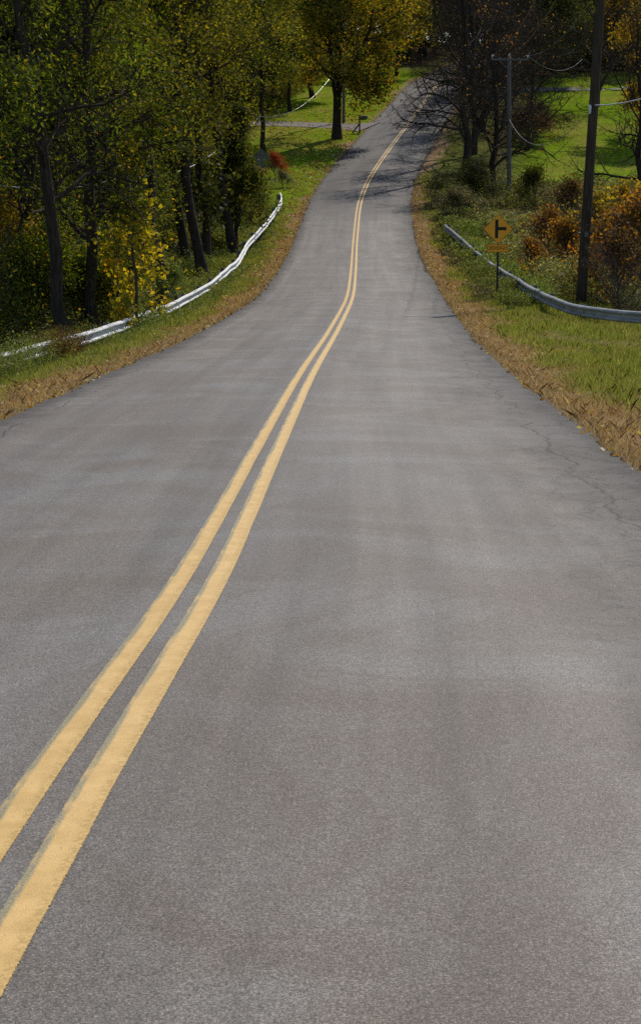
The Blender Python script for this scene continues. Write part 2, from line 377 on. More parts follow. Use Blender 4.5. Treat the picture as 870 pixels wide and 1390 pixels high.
    c5 = math_(nt, 'MULTIPLY', k2.outputs[0], R(noise(.45, 3, .6, off_=(0, 180, 0)), [(.46, 0), (.52, 1)]))
    cr = math_(nt, 'MAXIMUM', math_(nt, 'MAXIMUM', math_(nt, 'MAXIMUM', c1, c2), c3), math_(nt, 'MAXIMUM', c4, c5))
    cr = math_(nt, 'MULTIPLY', cr, .70)
    base = mixc(nt, cr, base, (.018,.016,.015))
    p = N(nt, 'BsdfPrincipled'); L(base, p.inputs[0])
    dull = math_(nt, 'MAXIMUM', math_(nt, 'MAXIMUM', math_(nt, 'MULTIPLY', edge.outputs[0], .75), le.outputs[0]), math_(nt, 'MULTIPLY', fm.outputs[0], .7))
    base = mixc(nt, 1.0, base, (.88, .835, .785), 'MULTIPLY'); L(base, p.inputs[0])
    sp_ = math_(nt, 'MULTIPLY_ADD', dull, -.16); sp_.node.inputs[2].default_value = .36; L(sp_, p.inputs['Specular IOR Level'])
    ro = math_(nt, 'MULTIPLY_ADD', dull, .10); L(R(big, [(.3, .68), (.7, .60)]), ro.node.inputs[2]); L(ro, p.inputs['Roughness'])
    h = math_(nt, 'ADD', math_(nt, 'MULTIPLY', noise(300, 2, .7), .35), math_(nt, 'MULTIPLY', noise(90, 3, .7), .6))
    h = math_(nt, 'SUBTRACT', h, math_(nt, 'MULTIPLY', cr, 2.0))
    b = N(nt, 'Bump', Strength=.55, Distance=.006); L(h, b.inputs['Height']); L(b.outputs[0], p.inputs['Normal'])
    L(p.outputs[0], out.inputs[0])
    return m
M['asphalt'] = asphalt()

# yellow paint (uv: u 0..1 across the stripe, v metres along)
def paint():
    m, nt, out = newmat('yellow_paint'); L = nt.links.new
    uv = N(nt, 'UVMap'); sx = N(nt, 'SeparateXYZ'); L(uv.outputs[0], sx.inputs[0]); u, v = sx.outputs[0], sx.outputs[1]
    def noise(scale, det=4, rough=.6, st=(1, 1, 1), off_=(0, 0, 0)):
        mp = N(nt, 'Mapping'); mp.inputs['Scale'].default_value = st; mp.inputs['Location'].default_value = off_; L(uv.outputs[0], mp.inputs[0])
        n = N(nt, 'TexNoise', Scale=scale, Detail=det, Roughness=rough); n.noise_dimensions = '2D'; L(mp.outputs[0], n.inputs[0]); return n.outputs[0]
    def R(x, stops): r = ramp(nt, stops); L(x, r.inputs[0]); return r.outputs[0]
    S = (.12, 1, 1)
    wig = math_(nt, 'MULTIPLY_ADD', noise(.8, 3, .5, (0, 1, 1)), .34); wig.node.inputs[2].default_value = -.17
    uu = math_(nt, 'ADD', u, wig)
    fine = math_(nt, 'MULTIPLY_ADD', noise(170, 6, .75, S), .16); fine.node.inputs[2].default_value = -.08
    uf = math_(nt, 'ADD', uu, fine)
    old = math_(nt, 'MULTIPLY', R(uf, [(.18, 1), (.27, 0)]), R(noise(2.2, 5, .7, (.5, 1, 1), (5, 0, 0)), [(.35, .35), (.5, 1)]))                       # ghost of the older coat on the left
    col = mixc(nt, R(noise(9, 4, .6, S), [(.35, 0), (.7, 1)]), (.56,.345,.10), (.66,.425,.145))
    strip = math_(nt, 'MULTIPLY', R(uf, [(.62, 0), (.80, 1)]), R(noise(45, 6, .75, S, (3, 3, 0)), [(.42, 0), (.60, 1)]))
    col = mixc(nt, math_(nt, 'MULTIPLY', strip, .85), col, (.40,.245,.05))
    col = mixc(nt, old, col, mixc(nt, R(noise(120, 3, .8, S), [(.38, 0), (.6, 1)]), (.14,.13,.10), (.34,.28,.13)))
    g = noise(260, 2, .7, S); col = mixc(nt, 1.0, col, R(g, [(.3, .74), (.5, 1.0), (.7, 1.14)]), 'MULTIPLY')
    wear = R(noise(55, 5, .75, S, (9, 1, 0)), [(.30, 1), (.36, 0)])
    col = mixc(nt, math_(nt, 'MULTIPLY', wear, .7), col, (.12,.10,.08))
    p = N(nt, 'BsdfPrincipled', Roughness=.62); L(col, p.inputs[0])
    # ragged outer edge lets the asphalt through
    e = math_(nt, 'MULTIPLY', math_(nt, 'GREATER_THAN', math_(nt, 'ADD', u, fine), .04), math_(nt, 'LESS_THAN', math_(nt, 'ADD', u, fine), .96))
    tr = N(nt, 'BsdfTransparent'); mx = N(nt, 'MixShader'); L(e, mx.inputs[0]); L(tr.outputs[0], mx.inputs[1]); L(p.outputs[0], mx.inputs[2])
    b = N(nt, 'Bump', Strength=.4, Distance=.004); L(noise(150, 3, .7, S), b.inputs['Height']); L(b.outputs[0], p.inputs['Normal'])
    L(mx.outputs[0], out.inputs[0])
    return m
M['paint'] = paint()
M['gravel'] = noisemat('gravel_drive', [(.11,.10,.095), (.19,.175,.165), (.27,.25,.235)], 9, .95, .8, detail=9, spec=.1)

# ------------------------------------------------------------------ terrain
tl = [3.0 - .01]
tpos = [3.0, 3.12]
while tpos[-1] < 9: tpos.append(tpos[-1] + .22)
while tpos[-1] < 30: tpos.append(tpos[-1] * 1.05)
while tpos[-1] < 170: tpos.append(tpos[-1] * 1.12)
tpos = np.array(tpos)
TG = np.concatenate([-tpos[::-1], [-2.75, 0, 2.75], tpos])
YG = np.concatenate([np.arange(-30, 12, 1.5), np.arange(12, 130, .35), np.arange(130, 220, .8), np.arange(220, 425, 4)])
TT, YY = np.meshgrid(TG, YG)
inside = np.abs(TT) < 2.9
ZZ = gz_ty(TT, YY) - np.where(inside, .25, 0)
lip = np.clip(1 - (np.abs(TT) - 3.0) / .5, 0, 1) * (~inside)
ZZ = ZZ - .035 * lip + .05 * (fbm(vn3, TT * 2 + 30, YY * 2 + 30, 2) - .5) * (np.abs(TT) > 3.05)
XX = rx(YY) + TT
V = np.stack([XX, YY, ZZ], -1).reshape(-1, 3)
nt_, ny_ = len(TG), len(YG)
i = np.arange(ny_ - 1)[:, None] * nt_; j = np.arange(nt_ - 1)[None, :]
Fq = np.stack([i + j, i + j + 1, i + nt_ + j + 1, i + nt_ + j], -1).reshape(-1, 4)
ground = mesh_np('ground', V, Fq, M['terrain'], None, True); tag(ground, kind='structure')

def zone(t, y):
    """which cover grows at t, y : weights dry, green, lawn, wood, brush"""
    a = np.abs(t); n = fbm(vn1, t * .5 + 20, y * .25 + 9, 3) - .5; n2_ = fbm(vn2, t * 1.3 + 40, y * 1.3 + 19, 2) - .5
    dry = 1 - np.clip((a + n * 2.2 + n2_ * .8 - np.where(t > 0, 3.72, 3.42) + np.clip((y - 80) / 60, 0, .5)) / .7, 0, 1)
    left_lawn = (t < 0) * np.clip((y - 92) / 10, 0, 1) * np.clip((t - np.interp(y, [92, 105, 118, 130, 150], [-5, -6.3, -8.6, -11, -13])) / 1.2, 0, 1) * np.clip((205 - y) / 8, 0, 1)
    right_lawn = (t > 0) * np.clip((y - 108 - n * 8) / 5, 0, 1) * np.clip((196 - y) / 6, 0, 1) * np.clip((t - 8.5) / 2, 0, 1)
    lawn = np.maximum(left_lawn, right_lawn)
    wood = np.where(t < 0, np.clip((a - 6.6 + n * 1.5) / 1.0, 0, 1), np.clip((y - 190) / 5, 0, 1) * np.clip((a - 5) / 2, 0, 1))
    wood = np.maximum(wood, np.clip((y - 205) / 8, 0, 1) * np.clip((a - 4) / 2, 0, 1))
    brush = (t > 0) * np.clip((a - 6.8) / 1, 0, 1)
    return dry, lawn, wood, brush
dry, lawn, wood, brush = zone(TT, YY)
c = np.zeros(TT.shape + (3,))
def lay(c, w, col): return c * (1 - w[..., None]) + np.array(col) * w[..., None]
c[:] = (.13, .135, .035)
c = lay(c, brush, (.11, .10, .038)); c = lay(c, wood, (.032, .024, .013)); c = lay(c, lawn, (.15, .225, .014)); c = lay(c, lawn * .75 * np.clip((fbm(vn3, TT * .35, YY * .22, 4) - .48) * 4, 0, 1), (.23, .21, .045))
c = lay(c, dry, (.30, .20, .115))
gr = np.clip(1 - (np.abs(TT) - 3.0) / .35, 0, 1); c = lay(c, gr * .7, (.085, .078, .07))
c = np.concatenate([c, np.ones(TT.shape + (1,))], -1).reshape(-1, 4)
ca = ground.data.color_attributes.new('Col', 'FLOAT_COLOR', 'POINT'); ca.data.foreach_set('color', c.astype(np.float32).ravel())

# ------------------------------------------------------------------ road
YRD = np.concatenate([np.arange(-28, 2, 1.0), np.arange(2, 70, .12), np.arange(70, 230, .4), np.arange(230, 289, 2)])
el = HW + .16 * (fbm(vn1, YRD * .9, YRD * 0 + 3, 3) - .5) + .10 * (vn2(YRD * 4, YRD * 0 + 8) - .5) + .22 * np.clip(vn3(YRD * .5, YRD * 0 + 5) - .7, 0, 1)
er = HW + .12 * np.clip((34 - YRD) / 10, 0, 1) + .22 * (fbm(vn2, YRD * .8, YRD * 0 + 23, 3) - .5) + .12 * (vn1(YRD * 4, YRD * 0 + 48) - .5) - .4 * np.clip(vn3(YRD * .4, YRD * 0 + 55) - .72, 0, 1)
fr = np.linspace(-1, 1, 13)
rows = []; uvs = []
for k, y in enumerate(YRD):
    pass
Tm = np.where(fr[None, :] < 0, fr[None, :] * el[:, None], fr[None, :] * er[:, None])
Ym = np.repeat(YRD[:, None], 13, 1)
roadz = lambda t, y: rz(y) - .02 * np.abs(t)
Zm = roadz(Tm, Ym)
Xm = rx(Ym) + Tm
V = np.stack([Xm, Ym, Zm], -1).reshape(-1, 3); uv = np.stack([Tm, Ym], -1).reshape(-1, 2)
n = len(YRD); i = np.arange(n - 1)[:, None] * 13; j = np.arange(12)[None, :]
Fq = np.stack([i + j, i + j + 1, i + 13 + j + 1, i + 13 + j], -1).reshape(-1, 4)
# side skirts
sk = []; base = len(V)
for col_ in (0, 12):
    idx0 = np.arange(n) * 13 + col_; V = np.vstack([V, V[idx0]]); uv = np.vstack([uv, uv[idx0]]); idx = base + np.arange(n); base += n; S_ = V[idx].copy(); S_[:, 2] -= .12; S_[:, 0] += (-.05 if col_ == 0 else .05)
    V = np.vstack([V, S_]); uv = np.vstack([uv, uv[idx] * [1.02, 1]])
    q = np.stack([idx[:-1], idx[1:], base + np.arange(1, n), base + np.arange(n - 1)], -1); sk.append(q if col_ == 0 else q[:, ::-1]); base += n
tag(mesh_np('road', V, [Fq] + sk, M['asphalt'], None, True, uv), kind='structure')

def strip(name, t0, t1, mat, lift=.004):
    w0 = .006 * (fbm(vn1, YRD * 1.5, YRD * 0 + t0 * 9 + 70, 2) - .5)
    A = np.stack([rx(YRD) + t0 + w0, YRD, np.maximum(roadz(t0, YRD), roadz(t1, YRD)) * 0 + roadz(t0, YRD) + lift], -1)
    B = np.stack([rx(YRD) + t1 + w0, YRD, roadz(t1, YRD) + lift], -1)
    V = np.stack([A, B], 1).reshape(-1, 3); n = len(YRD); i = np.arange(n - 1)[:, None] * 2
    Fq = np.concatenate([i, i + 1, i + 3, i + 2], 1)
    uv = np.stack([np.stack([YRD * 0, YRD + t0 * 50], -1), np.stack([YRD * 0 + 1, YRD + t0 * 50], -1)], 1).reshape(-1, 2)
    return tag(mesh_np(name, V, Fq, mat, None, False, uv), kind='structure')
strip('road_line', -.155, -.037, M['paint'])
strip('road_line', .034, .155, M['paint'])

# driveways
def drive(name, pts, w, flare):
    pts = np.array(pts, float); n = len(pts); rows = []
    for k in range(n):
        d = pts[min(k + 1, n - 1)] - pts[max(k - 1, 0)]; d /= np.linalg.norm(d); nn = np.array([-d[1], d[0]])
        ww = w * (1 + flare * math.exp(-k * .9))
        for s in np.linspace(-.5, .5, 6):
            q = pts[k] + nn * s * ww; t = q[0]; x = rx(q[1]) + t
            rows.append((x, q[1], gz_ty(t, q[1]) + .035 + (.03 if k == 0 else 0)))
    i = np.arange(n - 1)[:, None] * 6; j = np.arange(5)[None, :]
    Fq = np.stack([i + j, i + j + 1, i + 6 + j + 1, i + 6 + j], -1).reshape(-1, 4)
    return tag(mesh_np(name, np.array(rows), Fq, M['gravel'], None, True), kind='structure')
drive('driveway', [(-2.9, 147), (-4, 147.2), (-5.5, 147.4), (-8, 147.8), (-12, 148.5), (-16, 149.6), (-22, 151), (-30, 153), (-40, 156)], 3.2, 1.2)
drive('driveway', [(2.9, 176), (4.2, 176.2), (6, 176.5), (9, 177), (14, 178), (20, 179), (28, 180), (40, 181), (60, 183)], 3.0, 1.2)

# ------------------------------------------------------------------ grass, litter, weeds (uncountable ground cover)
rng = np.random.default_rng(11)
def blades(name, t, y, h, w, mat, lean=.5):
    n = len(t); x = rx(y) + t; z = gz_ty(t, y) - .02
    B = np.stack([x, y, z], -1); an = rng.random(n) * 2 * PI
    s = np.stack([np.cos(an), np.sin(an), an * 0], -1) * (w / 2)[:, None]
    le = rng.normal(size=(n, 2)) * lean * h[:, None] * .6
    top = B + np.concatenate([le, h[:, None]], 1); mid = B + np.concatenate([le * .35, h[:, None] * .6], 1)
    V = np.stack([B - s, B + s, mid + s * .7, top, mid - s * .7], 1).reshape(-1, 3)
    k = np.arange(n)[:, None] * 5
    F5 = np.concatenate([k, k + 1, k + 2, k + 3, k + 4], 1)
    return tag(mesh_np(name, V, F5, mat), kind='stuff')
def sample(n, t0, t1, y0, y1, pw=1.0):
    """more samples near the camera"""
    u = rng.random(n); y = y0 * (y1 / y0) ** (u ** pw); t = t0 + (t1 - t0) * rng.random(n); return t, y
def gather(spec):
    ts, ys = zip(*[sample(*s) for s in spec]); return np.concatenate(ts), np.concatenate(ys)
t, y = gather([(430000, -7.5, -3.0, 6, 125), (460000, 3.0, 8.0, 6, 118)])
d_, l_, w_2, b_ = zone(t, y); clump = fbm(vn3, t * 1.8, y * 1.8, 2)
k = (rng.random(len(t)) > d_ * .93) & (clump > .32)
t1, y1 = t[k], y[k]; far = np.clip(y1 / 45, .55, 2.6)
hh = (.05 + .13 * np.clip(clump[k] - .3, 0, 1) * 2) * (.6 + .8 * rng.random(len(t1))) * (1 - .6 * l_[k]) * np.clip((np.abs(t1) - 2.9) / .9, .3, 1)
tag(blades('verge_grass', t1, y1, hh, (.005 + .006 * rng.random(len(t1))) * far, M['grass'], .5), 'green verge grass growing between the brown road edge and the guardrails', 'grass')
k = (rng.random(len(t)) < np.maximum(d_ * .9, np.clip((fbm(vn2, t * .9 + 7, y * .6 + 3, 3) - .42) * 4, 0, .6) * (y < 105))) & (np.abs(t) > 3.02)
t1, y1 = t[k], y[k]; far = np.clip(y1 / 45, .55, 2.6)
tag(blades('dry_grass', t1, y1, (.03 + .09 * rng.random(len(t1)) ** 2) * (1 + .6 * clump[k]), (.004 + .005 * rng.random(len(t1))) * far, M['grass_dry'], .9), 'brown dry grass along the edge of the asphalt', 'dry grass')
# lawns
t, y = gather([(90000, -24, -3.3, 100, 205), (90000, 8, 40, 108, 196)])
d_, l_, w_2, b_ = zone(t, y); inframe = np.abs((rx(y) + t) / y) < .2
onroad = (np.abs(y - 148) < 2.2) & (t < 0) | (np.abs(y - 178.5) < 2.6) & (t > 0)
k = (rng.random(len(t)) < l_) & inframe & ~onroad; t1, y1 = t[k], y[k]
tag(blades('lawn', t1, y1, .03 + .035 * rng.random(len(t1)), .03 + .03 * rng.random(len(t1)), M['lawn_blade'], .6), 'mown bright green lawn on both sides of the far hill', 'lawn')
# fallen leaves
t, y = gather([(4600, -4.6, -2.95, 7, 60), (2000, 2.95, 5.0, 7, 60), (2500, -5, -3, 60, 170), (1500, 3, 6, 60, 120), (3500, -16, -4, 120, 165)])
k = rng.random(len(t)) < np.where((np.abs(t) < 4.4) | (y > 110), 1, .25); t, y = t[k], y[k]
z = np.maximum(gz_ty(t, y), np.where(np.abs(t) < 3.05, roadz(t, y), -99)) + .012 + .05 * rng.random(len(t)) * (np.abs(t) > 3.15)
C = np.stack([rx(y) + t, y, z], -1); Ls = (.045 + .05 * rng.random(len(t))) * np.clip(y / 45, .8, 2)
V, Fq = leafquads(C, Ls, Ls * .75, rng, .75)
tag(mesh_np('fallen_leaves', V, Fq, M['litter']), 'yellow orange and cream fallen leaves scattered along the road edges', 'leaves', kind='stuff')

def weeds(name, t, y, h, nl, ls, mat, label, cat='weeds', spread=.35, white=None):
    n = len(t); B = np.stack([rx(y) + t, y, gz_ty(t, y) - .03], -1)
    lean = rng.normal(size=(n, 2)) * spread * h[:, None]
    T = B + np.concatenate([lean, h[:, None]], 1)
    # stems as long thin leaves
    D = T - B; V1, F1 = leafquads((B + T) / 2, np.linalg.norm(D, axis=1), .012 * np.clip(y / 40, .8, 2.5), rng, 0, D)
    u = rng.random((n, nl)) ** .7
    C = B[:, None] + (T - B)[:, None] * u[..., None] + rng.normal(size=(n, nl, 3)) * (.05 + .09 * h[:, None, None] * (1.1 - u[..., None]))
    C = C.reshape(-1, 3); Ls = (ls * (.6 + .8 * rng.random((n, nl))) * np.clip(y / 45, .8, 1.9)[:, None]).ravel()
    V2, F2 = leafquads(C, Ls, Ls * .42, rng, .2)
    V = np.vstack([V1, V2]); Fq = np.vstack([F1, F2 + len(V1)])
    return tag(mesh_np(name, V, Fq, mat), label, cat, kind='stuff')
def pick(n, t0, t1, y0, y1, thr=.5, sc_=.6, vn=vn1, pw=1.0):
    t, y = sample(n, t0, t1, y0, y1, pw); c = fbm(vn, t * sc_ + 200, y * sc_ * .6 + 100, 2); k = c > thr
    return t[k], y[k], np.clip((c[k] - thr) / (1 - thr), 0, 1)
# left verge and rail weeds
t, y, c = pick(9000, -8.2, -4.3, 24, 104, .40)
weeds('weeds', t, y, np.where(np.abs(t) > 5.9, .25 + .8 * c, .12 + .22 * c) * (.6 + .6 * rng.random(len(t))), 16, .055, M['weed'], 'green weeds with pale flecks growing around the white guardrail')
t, y, c = pick(2300, -6.3, -4.8, 30, 50, .60, .8, vn2)
weeds('weeds', t, y, (.2 + .45 * rng.random(len(t))), 24, .055, M['weed'], 'taller leafy weeds overgrowing the near end of the white guardrail')
t, y, c = pick(420, -6.6, -5.0, 29.5, 34.6, .0, .5)
weeds('weeds', t, y, (.4 + .5 * rng.random(len(t))), 26, .055, M['weed'], 'leafy weeds burying the nearest end of the white guardrail at the photo edge')
t, y, c = pick(700, -6.2, -5.5, 37.0, 38.6, .0, .5)
weeds('weeds', t, y, (.35 + .55 * rng.random(len(t))), 16, .05, M['leaf_brown'], 'rust brown dried weeds in front of the white guardrail')
# right verge weeds
t, y, c = pick(6000, 4.9, 6.3, 50, 112, .40, .6, vn3)
weeds('weeds', t, y, (.18 + .75 * c) * (.6 + .6 * rng.random(len(t))), 16, .06, M['weed'], 'low green weeds in front of the grey guardrail')
t, y, c = pick(5200, 3.9, 6.4, 55, 120, .50, .6, vn2)
weeds('weeds', t, y, (.15 + .35 * c) * (.6 + .6 * rng.random(len(t))), 12, .07, M['weed_dry'], 'straw coloured dry weeds on the verge below the far bare trees')
t, y, c = pick(2200, 4.5, 5.4, 52, 96, .30, .8, vn1)
weeds('weeds', t, y, (.25 + .55 * c) * (.7 + .5 * rng.random(len(t))), 22, .06, M['weed'], 'green weeds hiding the lower edge of the far end of the grey guardrail')
# brush field
t, y, c = pick(20000, 6.6, 26, 50, 112, .34, .25, vn2)
k = ((rx(y) + t) / y < .24) & ~((np.abs(t - 7.1) < 1.3) & (y < 57)); t, y, c = t[k], y[k], c[k]
weeds('goldenrod', t, y, (.55 + .9 * c) * (.6 + .6 * rng.random(len(t))), 18, .10, M['goldenrod'], 'tall grey green goldenrod brush filling the field behind the grey guardrail', 'brush')
t, y, c = pick(4000, 6.6, 26, 44, 80, .45, .25, vn3)
k = ((rx(y) + t) / y < .26) & ~((np.abs(t - 7.1) < 1.3) & (y < 57)); t, y, c = t[k], y[k], c[k]
weeds('goldenrod', t, y, (.4 + .6 * c) * (.6 + .6 * rng.random(len(t))), 18, .09, M['weed_dry'], 'dry straw and brown brush around the base of the near utility pole', 'brush')
# woodland undergrowth
t, y, c = pick(9000, -30, -7.0, 36, 125, .36, .3, vn3)
k = (rx(y) + t) / y > -.26; t, y, c = t[k], y[k], c[k]
k = t < np.interp(y, [95, 105, 118, 130], [-6.6, -7.2, -9.5, -12]); t, y, c = t[k], y[k], c[k]
weeds('undergrowth', t, y, (.3 + 1.2 * c) * (.5 + .8 * rng.random(len(t))), 16, .11, M['leaf_dark'], 'dark undergrowth on the woodland floor behind the white guardrail', 'undergrowth')
t, y, c = pick(5000, -45, -12, 125, 215, .30, .2, vn1, .8)
k = (rx(y) + t) / y > -.24; t, y, c = t[k], y[k], c[k]
weeds('undergrowth', t, y, (.6 + 1.6 * c) * (.5 + .8 * rng.random(len(t))), 16, .13, M['leaf_olive'], 'dull olive undergrowth below the trees behind the left hand lawn', 'undergrowth')
t, y, c = pick(3500, -12, -6.6, 36, 96, .50, .5, vn1)
weeds('undergrowth', t, y, (.3 + .8 * c) * (.5 + .8 * rng.random(len(t))), 16, .09, M['leaf_olive'], 'olive leafed undergrowth at the front edge of the wood', 'undergrowth')

# ------------------------------------------------------------------ trees
def norm(v): return v / (np.linalg.norm(v) + 1e-9)
def grow(seed, H, r0, first, spread, n1=14, n2=6, n3=5, up=.35, lean=(0, 0), nseg=12, wob=.05, fork=0, n4=0, leaf_lv=2, r_top=.02, topl=.5):
    g = np.random.default_rng(seed); BR = []; anchors = []
    def branch(p, d, L_, r, lv):
        n = (7, 6, 5, 4)[min(lv, 3)]; pts = [p]; d = norm(d); st = L_ / (n - 1)
        for k in range(n - 1):
            d = norm(d + g.normal(size=3) * (.16 + .04 * lv) + np.array([0, 0, up * (.22 if lv < 3 else .1)]))
            pts.append(pts[-1] + d * st)
        pts = np.array(pts); rad = r * np.linspace(1, .28, n); BR.append((pts, rad, lv))
        if lv >= leaf_lv: anchors.append(pts[1:])
        elif lv == leaf_lv - 1: anchors.append(pts[n // 2:])
        m = (n2, n3, n4)[min(lv - 1, 2)]
        if lv <= 3 and m:
            for c in range(m):
                f = .22 + .78 * (c + g.random()) / m; q = pts[min(int(f * (n - 1)), n - 2)]; q2 = pts[min(int(f * (n - 1)) + 1, n - 1)]
                fr_ = f * (n - 1) % 1; q = q * (1 - fr_) + q2 * fr_
                dd = norm(pts[-1] - pts[0]); s = norm(np.cross(dd, g.normal(size=3)))
                branch(q, dd * .75 + s * (.75 + .3 * g.random()), L_ * (.50 + .2 * g.random()) * (1.15 - .5 * f), max(r * .5 * (1.1 - .5 * f), .006), lv + 1)
    z = np.linspace(0, H, nseg); wx = np.cumsum(g.normal(size=nseg)) * wob * H / nseg * 2; wy = np.cumsum(g.normal(size=nseg)) * wob * H / nseg * 2
    wx -= wx[0]; wy -= wy[0]
    T = np.stack([wx + lean[0] * z, wy + lean[1] * z, z - .25], -1)
    rad = r0 * (1 - z / H) ** .75 + r_top; rad[0] *= 1.35
    BR.append((T, rad, 0))
    if fork:                                            # extra leaders
        for k in range(fork):
            k0_ = int(nseg * (first * .9)) ; a = g.random() * 2 * PI
            branch(T[k0_], np.array([math.cos(a) * .35, math.sin(a) * .35, 1]), H * .55, rad[k0_] * .65, 1)
    for i_ in range(n1):
        h = first + (1 - first) * ((i_ + g.random() * .8) / n1) ** .95; h = min(h, .97)
        f = h * (nseg - 1); k = int(f); q = T[k] * (1 - f + k) + T[min(k + 1, nseg - 1)] * (f - k)
        a = i_ * 2.4 + g.normal() * .4; hh = (h - first) / (1 - first)
        e = math.radians(5 + 50 * hh + g.normal() * 10 + 12)
        L_ = spread * (.62 + .38 * math.sin(PI * min(1, hh + .25))) * (1 - topl * hh ** 1.5) * (.75 + .5 * g.random())
        rr = np.interp(h * H, z, rad) * .48
        branch(q, np.array([math.cos(a) * math.cos(e), math.sin(a) * math.cos(e), math.sin(e)]), L_, max(rr, .02), 1)
    return BR, np.vstack(anchors), g
def tree_meshes(name, BR, anchors, g, nleaf, ls, sig, aspect=.6, minlv=9, droop=0, up_only=None):
    Vs, Fs = [], []; b = 0
    for pts, rad, lv in BR:
        V, Fq = tube_np(pts, rad, (12, 7, 5, 3, 3)[min(lv, 4)]); Vs.append(V); Fs.append(Fq + b); b += len(V)
    TV, TF = np.vstack(Vs), np.vstack(Fs)
    q = anchors * 1.15; wn = fbm(vn1, q[:, 0] + q[:, 2] * .8 + 40, q[:, 1] - q[:, 2] * .6 + 60, 2)
    wn = np.clip((wn - np.quantile(wn, .30)) / .22, .06, 1); wn = wn ** 1.3; wn /= wn.sum()
    A = anchors[g.choice(len(anchors), nleaf, p=wn)]
    C = A + g.normal(size=(nleaf, 3)) * sig; C[:, 2] -= np.abs(g.normal(size=nleaf)) * droop
    Ls = ls * (.6 + .8 * g.random(nleaf)); LV, LF = leafquads(C, Ls, Ls * aspect, g, .15)
    return (TV, TF), (LV, LF)
PROTO = {}
def proto(key, tname, cname, spec, leaf, barkm, leafm):
    BR, an, g = grow(**spec)
    (TV, TF), (LV, LF) = tree_meshes(key, BR, an, g, **leaf)
    def me(nm, V, Fq, mt, sm):
        o = mesh_np(nm, V, Fq, mt, None, sm); d = o.data; bpy.data.objects.remove(o); return d
    PROTO[key] = (me(tname, TV, TF, M[barkm], True), me(cname, LV, LF, M[leafm], False), spec['H'])
proto('green1', 'trunk', 'crown', dict(seed=3, H=15, r0=.155, first=.24, spread=3.3, n1=26, n2=7, n3=5, up=.1, lean=(-.04, 0), wob=.06), dict(nleaf=21000, ls=.125, sig=.17, aspect=.38, droop=.2), 'bark', 'leaf_green')
proto('green2', 'trunk', 'crown', dict(seed=8, H=16, r0=.17, first=.20, spread=2.8, n1=26, n2=7, n3=5, up=.12, lean=(.01, 0), wob=.05), dict(nleaf=19000, ls=.125, sig=.17, aspect=.38, droop=.2), 'bark', 'leaf_green')
proto('slim1', 'trunk', 'crown', dict(seed=21, H=17, r0=.19, first=.40, spread=3.2, n1=20, n2=6, n3=5, up=.45, lean=(-.05, .0), wob=.05), dict(nleaf=20000, ls=.125, sig=.28, droop=.05), 'bark', 'leaf_olive')
proto('slim2', 'trunk', 'crown', dict(seed=22, H=16, r0=.21, first=.40, spread=3.4, n1=20, n2=6, n3=5, up=.5, lean=(-.09, .0), wob=.04), dict(nleaf=20000, ls=.125, sig=.30, droop=.05), 'bark', 'leaf_olive')
proto('slim3', 'trunk', 'crown', dict(seed=23, H=15, r0=.17, first=.36, spread=3.6, n1=22, n2=6, n3=5, up=.4, lean=(.0, .0), wob=.06), dict(nleaf=22000, ls=.125, sig=.30, droop=.05), 'bark', 'leaf_olive')
proto('maple', 'trunk', 'crown', dict(seed=31, H=15.5, r0=.34, first=.27, spread=5.2, n1=22, n2=8, n3=5, up=.4, wob=.03, fork=2, topl=.45), dict(nleaf=44000, ls=.19, sig=.36, aspect=.8), 'bark', 'leaf_gold')
proto('bare1', 'trunk', 'crown', dict(seed=41, H=13, r0=.24, first=.14, spread=5.6, n1=20, n2=8, n3=6, n4=4, up=.25, wob=.07, fork=1), dict(nleaf=420, ls=.13, sig=.25, aspect=.8), 'bark', 'leaf_orange')
proto('bare2', 'trunk', 'crown', dict(seed=42, H=11, r0=.18, first=.10, spread=5.0, n1=20, n2=8, n3=6, n4=4, up=.2, wob=.09), dict(nleaf=340, ls=.13, sig=.25, aspect=.8), 'bark', 'leaf_olive')
proto('yellow1', 'trunk', 'crown', dict(seed=51, H=15, r0=.24, first=.18, spread=5.6, n1=20, n2=7, n3=5, up=.3, wob=.06), dict(nleaf=24000, ls=.24, sig=.35, aspect=.8), 'bark', 'leaf_yellow')
proto('yellow2', 'trunk', 'crown', dict(seed=52, H=13, r0=.2, first=.15, spread=5.2, n1=18, n2=7, n3=5, up=.3, wob=.07), dict(nleaf=16000, ls=.24, sig=.38, aspect=.8), 'bark', 'leaf_yellow')
proto('dark1', 'trunk', 'crown', dict(seed=61, H=17, r0=.26, first=.12, spread=5.6, n1=20, n2=7, n3=4, up=.3, wob=.05), dict(nleaf=26000, ls=.28, sig=.45, aspect=.7), 'bark', 'leaf_dark')
proto('dark2', 'trunk', 'crown', dict(seed=62, H=15, r0=.22, first=.10, spread=5.2, n1=20, n2=7, n3=4, up=.3, wob=.06), dict(nleaf=16000, ls=.28, sig=.5, aspect=.7), 'bark', 'leaf_dark')

